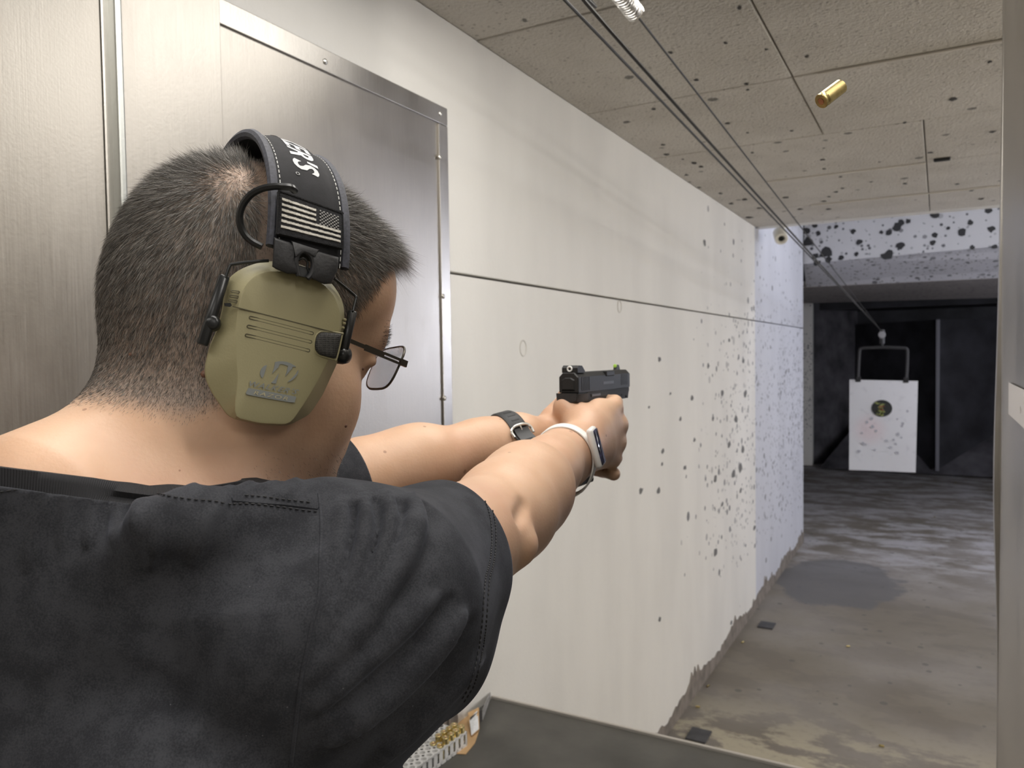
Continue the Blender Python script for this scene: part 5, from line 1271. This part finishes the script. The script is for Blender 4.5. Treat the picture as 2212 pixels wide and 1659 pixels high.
MB().tube([on_strap(a+sg*0.07, 0, 0.005), on_strap(a-sg*0.04, 0, 0.0052), on_strap(a-sg*0.10, 0, 0.004)], 0.0012, 8).build('buckle_pin', M_STEELB, watch, smooth=True)
b = MB(); V = []; n2 = 14                                            # the loose upper layer of the strap below the buckle
for i in range(n2+1):
    t = ac+sg*(0.24-1.35*i/n2); k = 1.0 if i < n2-3 else (1-((i-n2+3)/3.3)**2)**0.5
    for x, h in ((-0.0098*k, 0.003), (-0.0098*k, 0.0054), (0.0098*k, 0.0054), (0.0098*k, 0.003)): V.append(on_strap(t, x, h))
b.add(V, [[4*i+q, 4*i+(q+1) % 4, 4*i+4+(q+1) % 4, 4*i+4+q] for i in range(n2) for q in range(4)]+[[0, 1, 2, 3], [4*n2+3, 4*n2+2, 4*n2+1, 4*n2]])
b.build('strap_tail', mat('black_strap_tail', (0.018, 0.019, 0.021), 0.5), watch, smooth=True, sharp=50)
for da in (-0.14, -0.40, -0.64):
    a = ac+sg*da; MB().box(on_strap(a, 0.0005, 0.0054), (0.0105, 0.0022, 0.0005), basis_at(a), 0.0002).build('slot', M_BLACK, watch)
# white fitness band with a dark screen on the right wrist; it hangs loose below
fc = D3(1216, 980, 0.855); fax = unit(J['rwr']-J['rel'])
A, R, ax, u, w = strap(fc, fax, (0, 0, 1), 0.016, 0.002, 0.0008)
toc = unit(C0-fc); ac = math.atan2(toc@w, toc@u); dn = math.atan2(-w[2], -u[2])
R = R+0.008*np.exp(-(((A-dn+math.pi) % (2*math.pi)-math.pi)/0.7)**2)
rv = cam_vec(0.95, -0.22, -0.42); rg = math.atan2(rv@w, rv@u)
R = np.maximum(R, 0.0)
fb = empty('fitness_band', Matrix.Translation(Vector(fc)), 'white fitness band with a dark screen on the near wrist', 'watch')
band_mesh(fc, A, R, ax, u, w, 0.0150, 0.0022).build('strap', mat('white_rubber', (0.78, 0.77, 0.74), 0.45), fb, smooth=True, sharp=50)
wc2, A2, R2, ax2, u2, w2 = fc, A, R, ax, u, w
d = math.cos(rg)*u+math.sin(rg)*w; r = np.interp(rg % (2*math.pi), np.append(A, 2*math.pi), np.append(R, R[0]))
Bm = np.stack([ax, np.cross(d, ax), d], 1); pc2 = fc+d*(r+0.0045)
case = MB().box(pc2, (0.0215, 0.0450, 0.0085), Bm, 0.0035).build('case', mat('white_case', (0.74, 0.73, 0.71), 0.35), fb, smooth=True, sharp=60)
m = mat('dark_screen', (0.014, 0.014, 0.022), 0.12); N = Nodes(m); N.link(N.mix(N.ramp(N.noise(N.pos(), 160, 3), 0.45, 0.75), (0.014, 0.014, 0.024), (0.06, 0.06, 0.16)), N.b.inputs['Base Color'])
MB().box(pc2+d*0.0042, (0.0165, 0.0395, 0.0024), Bm, 0.0011).build('screen', m, fb, smooth=True, sharp=60)
# ------------------------------------------------------------------ target on its hanger
YTG = 8.0
tc = lambda x, y: on_y(x, y, YTG)
tg = empty('paper_target', Matrix.Translation(Vector(tc(1908, 1018))), 'white paper target with a small dark bullseye hanging downrange', 'target')
p4 = [tc(1834, 1015), tc(1978, 1021), tc(1983, 823), tc(1835, 820)]
b = MB(); n = 12; V = []
for j in range(n+1):
    for i in range(n+1):
        s, t = i/n, j/n; q = (p4[0]*(1-s)+p4[1]*s)*(1-t)+(p4[3]*(1-s)+p4[2]*s)*t
        V.append(q+np.array([0, 0.012*math.sin(3*s+2*t)*(1-t), 0]))
V2 = [v+np.array([0, 0.0012, 0]) for v in V]; k = (n+1)**2; ix = lambda j, i: j*(n+1)+i
F = [[ix(j, i), ix(j, i+1), ix(j+1, i+1), ix(j+1, i)] for j in range(n) for i in range(n)]; F += [[q+k for q in f[::-1]] for f in F]
ed = [ix(0, i) for i in range(n)]+[ix(j, n) for j in range(n)]+[ix(n, n-i) for i in range(n)]+[ix(n-j, 0) for j in range(n)]
F += [[ed[i], ed[i]+k, ed[(i+1) % len(ed)]+k, ed[(i+1) % len(ed)]] for i in range(len(ed))]
m = mat('target_paper', (0.86, 0.86, 0.88), 0.7); N = Nodes(m); p = N.pos()
c = N.mix(N.math('MULTIPLY', N.ramp(N.noise(p, 14, 4), 0.55, 0.75), 0.35), (0.87, 0.87, 0.89), (0.60, 0.60, 0.64))
rc = tc(1878, 928); x, y, z = N.sep(p)
dd = N.math('SQRT', N.math('ADD', N.math('POWER', N.math('SUBTRACT', x, float(rc[0])), 2.0), N.math('POWER', N.math('SUBTRACT', z, float(rc[2])), 2.0)))
c = N.mix(N.math('MULTIPLY', N.ramp(dd, 0.20, 0.03), 0.22), c, (0.95, 0.45, 0.45)); N.link(c, N.b.inputs['Base Color'])
N.b.inputs['Subsurface Weight'].default_value = 0.0
sheet = MB().add(V+V2, F).build('sheet', m, tg, smooth=True, sharp=40)
bc = tc(1905, 882); br = np.linalg.norm(tc(1927.5, 882)-bc); off = np.array([0, -0.006, 0])
def disc(c, rx, rz, n=28, jag=0.0): return [c+np.array([rx*math.cos(a)*(1+rng.uniform(-jag, jag)), 0, rz*math.sin(a)*(1+rng.uniform(-jag, jag))]) for a in np.linspace(0, 2*math.pi, n, endpoint=False)]
def plate(pts, m, name, th=0.0016):
    q = [p+np.array([0, th, 0]) for p in pts]; n = len(pts)
    return MB().add(list(pts)+q, [list(range(n)), list(range(n, 2*n))[::-1]]+[[i, n+i, n+(i+1) % n, (i+1) % n] for i in range(n)]).build(name, m, sheet)
plate(disc(bc+off, br, br*0.90), mat('bullseye_ink', (0.028, 0.030, 0.028), 0.6), 'bullseye')
b = MB(); b2 = MB()
for i in range(26):
    q = bc+np.array([rng.uniform(-0.62, 0.15)*br, -0.0085, rng.uniform(-0.75, 0.6)*br]); s = rng.uniform(0.05, 0.16)*br
    b.add(disc(q, s*1.6, s*0.7, 7, 0.35), [list(range(7))])
b.build('yellow_splatter', mat('splatter_yellow', (0.36, 0.40, 0.12), 0.5), sheet, kind='stuff')
for i in range(7):
    q = bc+np.array([rng.uniform(-0.1, 0.22)*br, -0.0095, rng.uniform(-0.2, 0.2)*br]); s = rng.uniform(0.05, 0.13)*br
    b2.add(disc(q, s*1.4, s*0.7, 7, 0.35), [list(range(7))])
b2.build('red_splatter', mat('splatter_red', (0.42, 0.15, 0.09), 0.5), sheet, kind='stuff')
b = MB()
for px, py in ((1883, 904), (1873, 912), (1938, 905), (1950, 915), (1948, 920), (1862, 935), (1885, 922), (1892, 931), (1940, 938), (1947, 945), (1930, 950), (1864, 958), (1870, 960), (1915, 952), (1935, 959), (1924, 966), (1938, 978), (1890, 972), (1855, 975), (1960, 888)):
    q = tc(px, py)+np.array([0, -0.004, 0]); s = rng.uniform(0.008, 0.016); b.add(disc(q, s, s, 8, 0.3), [list(range(8))])
b.build('bullet_hole', mat('hole_grey', (0.52, 0.52, 0.56), 0.8), sheet, kind='stuff')
hg = empty('target_hanger', Matrix.Translation(Vector(tc(1906, 752))), 'dark square-cornered wire hanger that holds the paper target by two clips', 'hanger')
M_HG = mat('dull_black_rod', (0.045, 0.044, 0.046), 0.6)
path = [tc(1853, 818), tc(1854, 800), tc(1856, 765), tc(1857, 756), tc(1862, 752), tc(1880, 751), tc(1905, 750), tc(1935, 751), tc(1954, 752), tc(1959, 755), tc(1960, 764), tc(1959, 800), tc(1957, 820)]
MB().tube(smooth_path(path, 4), 0.0155, 8).build('rod', M_HG, hg, smooth=True)
for px, py in ((1854, 822), (1957, 824)):
    b = MB(); c = tc(px, py-3); b.box(c+np.array([0, -0.008, 0]), (0.045, 0.012, 0.050), bev=0.004); b.box(c+np.array([0, 0.014, 0]), (0.045, 0.012, 0.050), bev=0.004); b.build('clip', M_BLACK, hg)
tr = empty('target_trolley', Matrix.Translation(Vector(tc(1906, 722))), 'small pale pulley block riding on the overhead cables above the target', 'trolley')
cw = tc(1905, 723)
MB().lathe([(0.016, -0.02), (0.030, -0.018), (0.033, 0), (0.030, 0.018), (0.016, 0.02)], cw, (0, 1, 0), 18).build('pulley', mat('pale_pulley', (0.42, 0.42, 0.44), 0.5), tr, smooth=True)
MB().box(cw+np.array([0, 0.028, -0.02]), (0.045, 0.03, 0.14), bev=0.01).build('bracket', mat('grey_bracket', (0.16, 0.16, 0.17), 0.5), tr)
MB().tube([cw+np.array([0, 0.0, -0.04]), tc(1906, 750)], 0.010, 8).build('hook', M_HG, tr)
# ------------------------------------------------------------------ overhead cables
M_CAB = mat('dark_cable', (0.035, 0.033, 0.030), 0.6)
far = cw+np.array([0, -0.01, 0.03])
def cable(name, near, mids, r, label, m=M_CAB):
    """near: (px, py, z) on the level z; the cable runs on from there to its ceiling bracket and far to the trolley"""
    a = on_z(*near); back = a+(a-far)/np.linalg.norm(a-far)*0.35
    pts = [back, a]+[np.array(q) for q in mids]+[far]
    o = MB().tube(smooth_path(pts, 12), r, 6).build(name, m, None, smooth=True); tag(o, label, 'cable', 'overhead cables'); return o, a, back
c1, a1, k1 = cable('overhead_cable', (1220, 0, 2.22), [], 0.0030, 'leftmost of the three dark cables running under the ceiling')
g = on_z(1524, 298, 2.07)
c2, a2, k2 = cable('overhead_cable', (1275, 0, 2.24), [g], 0.0030, 'middle one of three dark cables running under the ceiling, bent slightly')
c3, a3, k3 = cable('overhead_cable', (1350, 0, 2.26), [], 0.0024, 'rightmost of three cables under the ceiling, thinner, with a coil spring round it')
# anchor plate for the three cables above the bench
an = empty('cable_anchor', None, 'steel bracket under the ceiling that carries the overhead cables', 'bracket')
zz = max(k1[2], k2[2], k3[2])
xm = (min(k1[0], k2[0], k3[0])+max(k1[0], k2[0], k3[0]))/2; ym = np.mean([k1[1], k2[1], k3[1]])
MB().box((xm, ym, ZC-0.004), (0.34, 0.06, 0.008), bev=0.002).build('plate', M_STEEL2, an)
for k in (k1, k2, k3): MB().tube([k, (k[0], k[1], ZC-0.006)], 0.007, 8).build('post', M_STEEL2, an)
# coil spring round the rightmost cable
A0_, A1_ = at_depth(1322, -12, np.linalg.norm((a3-C0))*1.0), None
dirc = unit(far-a3); s1 = a3+dirc*0.055; s0 = a3-dirc*0.09
e1 = unit(np.cross(dirc, [0, 0, 1])); e2 = np.cross(dirc, e1); T_ = np.linspace(0, 1, 420)
cen = s0[None]*(1-T_)[:, None]+s1[None]*T_[:, None]
MBs = MB().tube(cen+0.0155*(np.cos(2*math.pi*17*T_)[:, None]*e1+np.sin(2*math.pi*17*T_)[:, None]*e2), 0.0022, 6).build('coil_spring', mat('bright_spring', (0.72, 0.71, 0.69), 0.25, 1.0), None, smooth=True)
tag(MBs, 'bright steel coil spring on the overhead cable near the top edge', 'spring')
# ------------------------------------------------------------------ surveillance camera under the end of the low ceiling
pa, pb = on_y(1676, 488, 5.08), on_y(1688, 516, 4.98)
cc = empty('surveillance_camera', Matrix.Translation(Vector(pa)), 'white tubular surveillance camera at the end of the low ceiling', 'camera')
M_WP = mat('cream_plastic', (0.80, 0.77, 0.68), 0.4); ax_ = unit(pb-pa+np.array([0, -0.05, 0])); pb2 = pb
MB().lathe([(0.0, 0.0), (0.036, 0.001), (0.040, 0.006), (0.040, 0.096), (0.036, 0.104), (0.024, 0.104), (0.022, 0.096), (0, 0.096)], pb2-ax_*0.10, ax_, 22).build('housing', M_WP, cc, smooth=True, sharp=40)
MB().lathe([(0.018, 0.0965), (0.016, 0.100), (0.010, 0.1025), (0, 0.103)], pb2-ax_*0.10, ax_, 18).build('lens', mat('camera_lens', (0.006, 0.007, 0.006), 0.1), cc, smooth=True)
q = on_y(1696, 484, YE+0.10)
MB().lathe([(0.040, 0), (0.040, 0.014), (0.030, 0.026), (0.0, 0.028)], (q[0], YE+0.09, q[2]+0.02), (0, 1, 0), 20).build('mount', M_WP, cc, smooth=True, sharp=40)
MB().tube(smooth_path([(q[0], YE+0.11, q[2]+0.02), (q[0]-0.01, YE+0.16, q[2]+0.0), pb2-ax_*0.06], 6), 0.012, 8).build('arm', M_WP, cc, smooth=True)
# ------------------------------------------------------------------ brass: one case in the air, cartridges in the tray, empties on the floor
M_BRASS = mat('brass', (0.70, 0.58, 0.28), 0.24, 1.0, noise=(300, 0.12)); M_COPPER = mat('copper_jacket', (0.66, 0.36, 0.22), 0.3, 1.0)
M_IN = mat('case_inside', (0.05, 0.04, 0.03), 0.6)
def case_prof(k): return [(0, 0.0004), (0.0022*k, 0.0004), (0.0024*k, 0.0), (0.0046*k, 0.0), (0.0049*k, 0.0004), (0.0049*k, 0.0012*k), (0.0042*k, 0.0016*k), (0.0042*k, 0.0024*k), (0.0049*k, 0.0034*k), (0.0048*k, 0.019*k)]
cpos = at_depth(1795, 203, 0.62); cax = unit(cam_vec(0.80, -0.62, 0.25))
fly = empty('ejected_case', Matrix.Translation(Vector(cpos)), 'spent brass case tumbling in the air under the ceiling', 'cartridge case')
MB().lathe(case_prof(1.25)+[(0.0044*1.25, 0.019*1.25), (0.0042*1.25, 0.006), (0, 0.005)], cpos-cax*0.012, cax, 20).build('case', M_BRASS, fly, smooth=True, sharp=35)
MB().lathe([(0.0026, -0.0002), (0.0022, 0.0003), (0, 0.0004)], cpos-cax*0.012, cax, 12).build('primer', M_COPPER, fly, smooth=True)
b = MB(); b.lathe(case_prof(1.0)+[(0.0044, 0.019), (0.0042, 0.006), (0, 0.005)], (0, 0, 0), (1, 0, 0), 10); LOCAL[0] = True
proto = b.build('empty_case', M_BRASS, None, smooth=True, sharp=35); LOCAL[0] = False
spots = [(1910, 1612, 'shiny spent brass case on the floor near the lower right'), (1828, 1396, 'pale spent case alone on the bare middle of the floor'), (1602, 1388, 'spent case against the foot of the wall, third from the bench'), (1532, 1480, 'spent case close to the wall foot, second from the bench'), (1512, 1527, 'spent case close to the wall foot, nearest the bench'), (2018, 1117, 'spent case far down the lane right of the target'), (2065, 1042, 'spent case farthest down the lane, below the trap')]
for i, (px, py, lab) in enumerate(spots):
    o = proto if i == 0 else proto.copy()
    if i: COL.objects.link(o)
    c = on_z(px, py, 0.0052); o.location = c; o.rotation_euler = (0, 0, rng.uniform(0, 6.3)); tag(o, lab, 'cartridge case', 'spent cases on the range floor')
# cartridge tray standing on its opened carton
zt = ZB+0.034
t0, t1 = on_z(1009, 1580, zt), on_z(934, 1634, zt)                    # near top edge of the tray, right to left
du = unit(t1-t0); du[2] = 0; du = unit(du); dv = np.array([-du[1], du[0], 0]); dv = dv if dv[1]*1 > 0 or dv[0] < 0 else -dv
PIT = 0.0190; nu, nv = 10, 4
def tp(i, j, z): return t0+du*(i*PIT)+dv*(j*PIT)+np.array([0, 0, z-zt])
tray = empty('cartridge_tray', Matrix.Translation(Vector(tp(5, 2.5, ZB))), 'white plastic cartridge tray, mostly empty, under the sleeve on the bench', 'tray')
M_WT = mat('white_tray_plastic', (0.80, 0.79, 0.77), 0.4)
b = MB(); nh = 12; rh = 0.0064
for i in range(nu):
    for j in range(nv):
        c = tp(i+0.5, j+0.5, zt); H_ = [(math.cos(2*math.pi*k/nh), math.sin(2*math.pi*k/nh)) for k in range(nh)]
        V = [c+rh*(x*du+y*dv) for x, y in H_]+[c+(PIT/2)/max(abs(x), abs(y))*(x*du+y*dv) for x, y in H_]+[c+rh*0.95*(x*du+y*dv)-np.array([0, 0, 0.026]) for x, y in H_]
        b.add(V, [[k, (k+1) % nh, nh+(k+1) % nh, nh+k] for k in range(nh)]+[[2*nh+k, 2*nh+(k+1) % nh, (k+1) % nh, k] for k in range(nh)]+[[2*nh+k for k in range(nh)]])
b.build('deck', M_WT, tray)
def side(b, f0, n):                                                   # a wall of posts with slots between them
    for i in range(n):
        for a0, a1 in ((0.0, 0.30), (0.70, 1.0)):
            P = [f0(i+a0, 0.004), f0(i+a1, 0.004), f0(i+a1, 0.034), f0(i+a0, 0.034)]; b.add(P+[p+inn for p in P], [[0, 1, 2, 3], [7, 6, 5, 4], [0, 4, 5, 1], [1, 5, 6, 2], [2, 6, 7, 3], [3, 7, 4, 0]])
        for z0, z1 in ((0.001, 0.008), (0.030, 0.0341)):
            P = [f0(i+0.12, z0), f0(i+0.88, z0), f0(i+1, z1), f0(i, z1)]; b.add(P+[p+inn for p in P], [[0, 1, 2, 3], [7, 6, 5, 4], [0, 4, 5, 1], [1, 5, 6, 2], [2, 6, 7, 3], [3, 7, 4, 0]])
b = MB(); inn = dv*0.0018; side(b, lambda i, z: tp(i, 0, ZB+z), nu); inn = -dv*0.0018; side(b, lambda i, z: tp(i, nv, ZB+z), nu)
inn = du*0.0018; side(b, lambda i, z: tp(0, i, ZB+z), nv); inn = -du*0.0018; side(b, lambda i, z: tp(nu, i, ZB+z), nv)
b.build('side_wall', M_WT, tray)
LOCAL[0] = True
ck = 1.66; first = None
for i in range(5):
    for j in range(2):
        low = (i == 4)
        loc = tp(i+0.5, j+0.5, ZB+0.002) if low else tp(i+0.5, j+0.5, ZB+0.012)
        if first is None:
            first = empty('cartridge', None)
            MB().lathe([(r_, 0.036-h) for r_, h in [(a_, b_*1.0) for a_, b_ in case_prof(ck)]], (0, 0, 0), (0, 0, 1), 14).build('case', M_BRASS, first, smooth=True, sharp=35)
            MB().lathe([(0.0034, 0.0354), (0.0027, 0.0358), (0, 0.0358)], (0, 0, 0), (0, 0, 1), 12).build('primer', M_COPPER, first, smooth=True)
            MB().lathe([(0.0072, 0.0065), (0.0064, 0.0028), (0.0044, 0.0006), (0, 0.0)], (0, 0, 0), (0, 0, 1), 12).build('bullet', M_COPPER, first, smooth=True)
            o = first; kids = list(first.children) or [x for x in COL.objects if x.parent == first]
        else:
            o = first.copy(); COL.objects.link(o)
            for ch in kids:
                c = ch.copy(); COL.objects.link(c); c.parent = o
        o.location = loc
        row = ('in the near row', 'in the second row')[j]; pos = ('rightmost', 'second from the right', 'third from the right', 'fourth from the right', 'sunk in fifth hole')[i]
        tag(o, 'brass cartridge base up %s of the tray, %s' % (row, pos), 'cartridge', 'cartridges left in the white tray')
LOCAL[0] = False
# carton: tan inner flap under the tray with a white label, and the printed lid behind it
ct = empty('ammunition_carton', Matrix.Translation(Vector(tp(0, 2.5, ZB))), 'opened tan cardboard cartridge carton with a white label on the bench', 'carton')
M_TAN = mat('tan_card', (0.56, 0.36, 0.18), 0.75, noise=(40, 0.08)); M_CARDG = mat('grey_printed_card', (0.36, 0.35, 0.34), 0.5, noise=(60, 0.5, (1, 1, 3)))
fl = [on_z(px, py, ZB+0.0006) for px, py in ((968, 1628), (1006, 1630), (1026, 1606), (1035, 1579), (1030, 1560), (1012, 1535), (990, 1520))]
def card(name, pts, m, par=ct, th=0.0011):
    p = np.array(pts); n = unit(np.cross(p[1]-p[0], p[2]-p[0])); n = n if n@(C0-p[0]) > 0 else -n; k = len(p)
    return MB().add(list(p+n*th)+list(p), [list(range(k)), list(range(k, 2*k))[::-1]]+[[i, (i+1) % k, k+(i+1) % k, k+i] for i in range(k)]).build(name, m, par)
card('base_flap', fl, M_TAN)
w0, w1 = on_z(1034, 1578, ZB+0.001), on_z(1016, 1556, ZB+0.001)
lab = [on_z(1018, 1589, ZB+0.006), on_z(1034, 1575, ZB+0.006), on_z(1031, 1532, ZB+0.03), on_z(1014, 1556, ZB+0.02)]
card('side_flap', [on_z(1019, 1590, ZB+0.005), on_z(1035, 1576, ZB+0.005), on_z(1034, 1528, ZB+0.033), on_z(1010, 1540, ZB+0.03), on_z(1012, 1556, ZB+0.019)], M_TAN)
p = np.array(lab); card('label', p+unit(C0-p[0])*0.0016, mat('white_label', (0.72, 0.73, 0.74), 0.6, noise=(160, 0.12)))
qa, qb = on_z(1042, 1556, ZB), on_z(1062, 1500, ZB)
card('lid', [qa, qb, qb+np.array([0, 0, 0.016]), qa+np.array([0, 0, 0.026])], M_CARDG)
card('lid_edge', [qa+du*0.004, qa+du*0.05, qa+du*0.05+np.array([0, 0, 0.028]), qa+du*0.004+np.array([0, 0, 0.028])], mat('dark_printed_card', (0.05, 0.045, 0.045), 0.5))
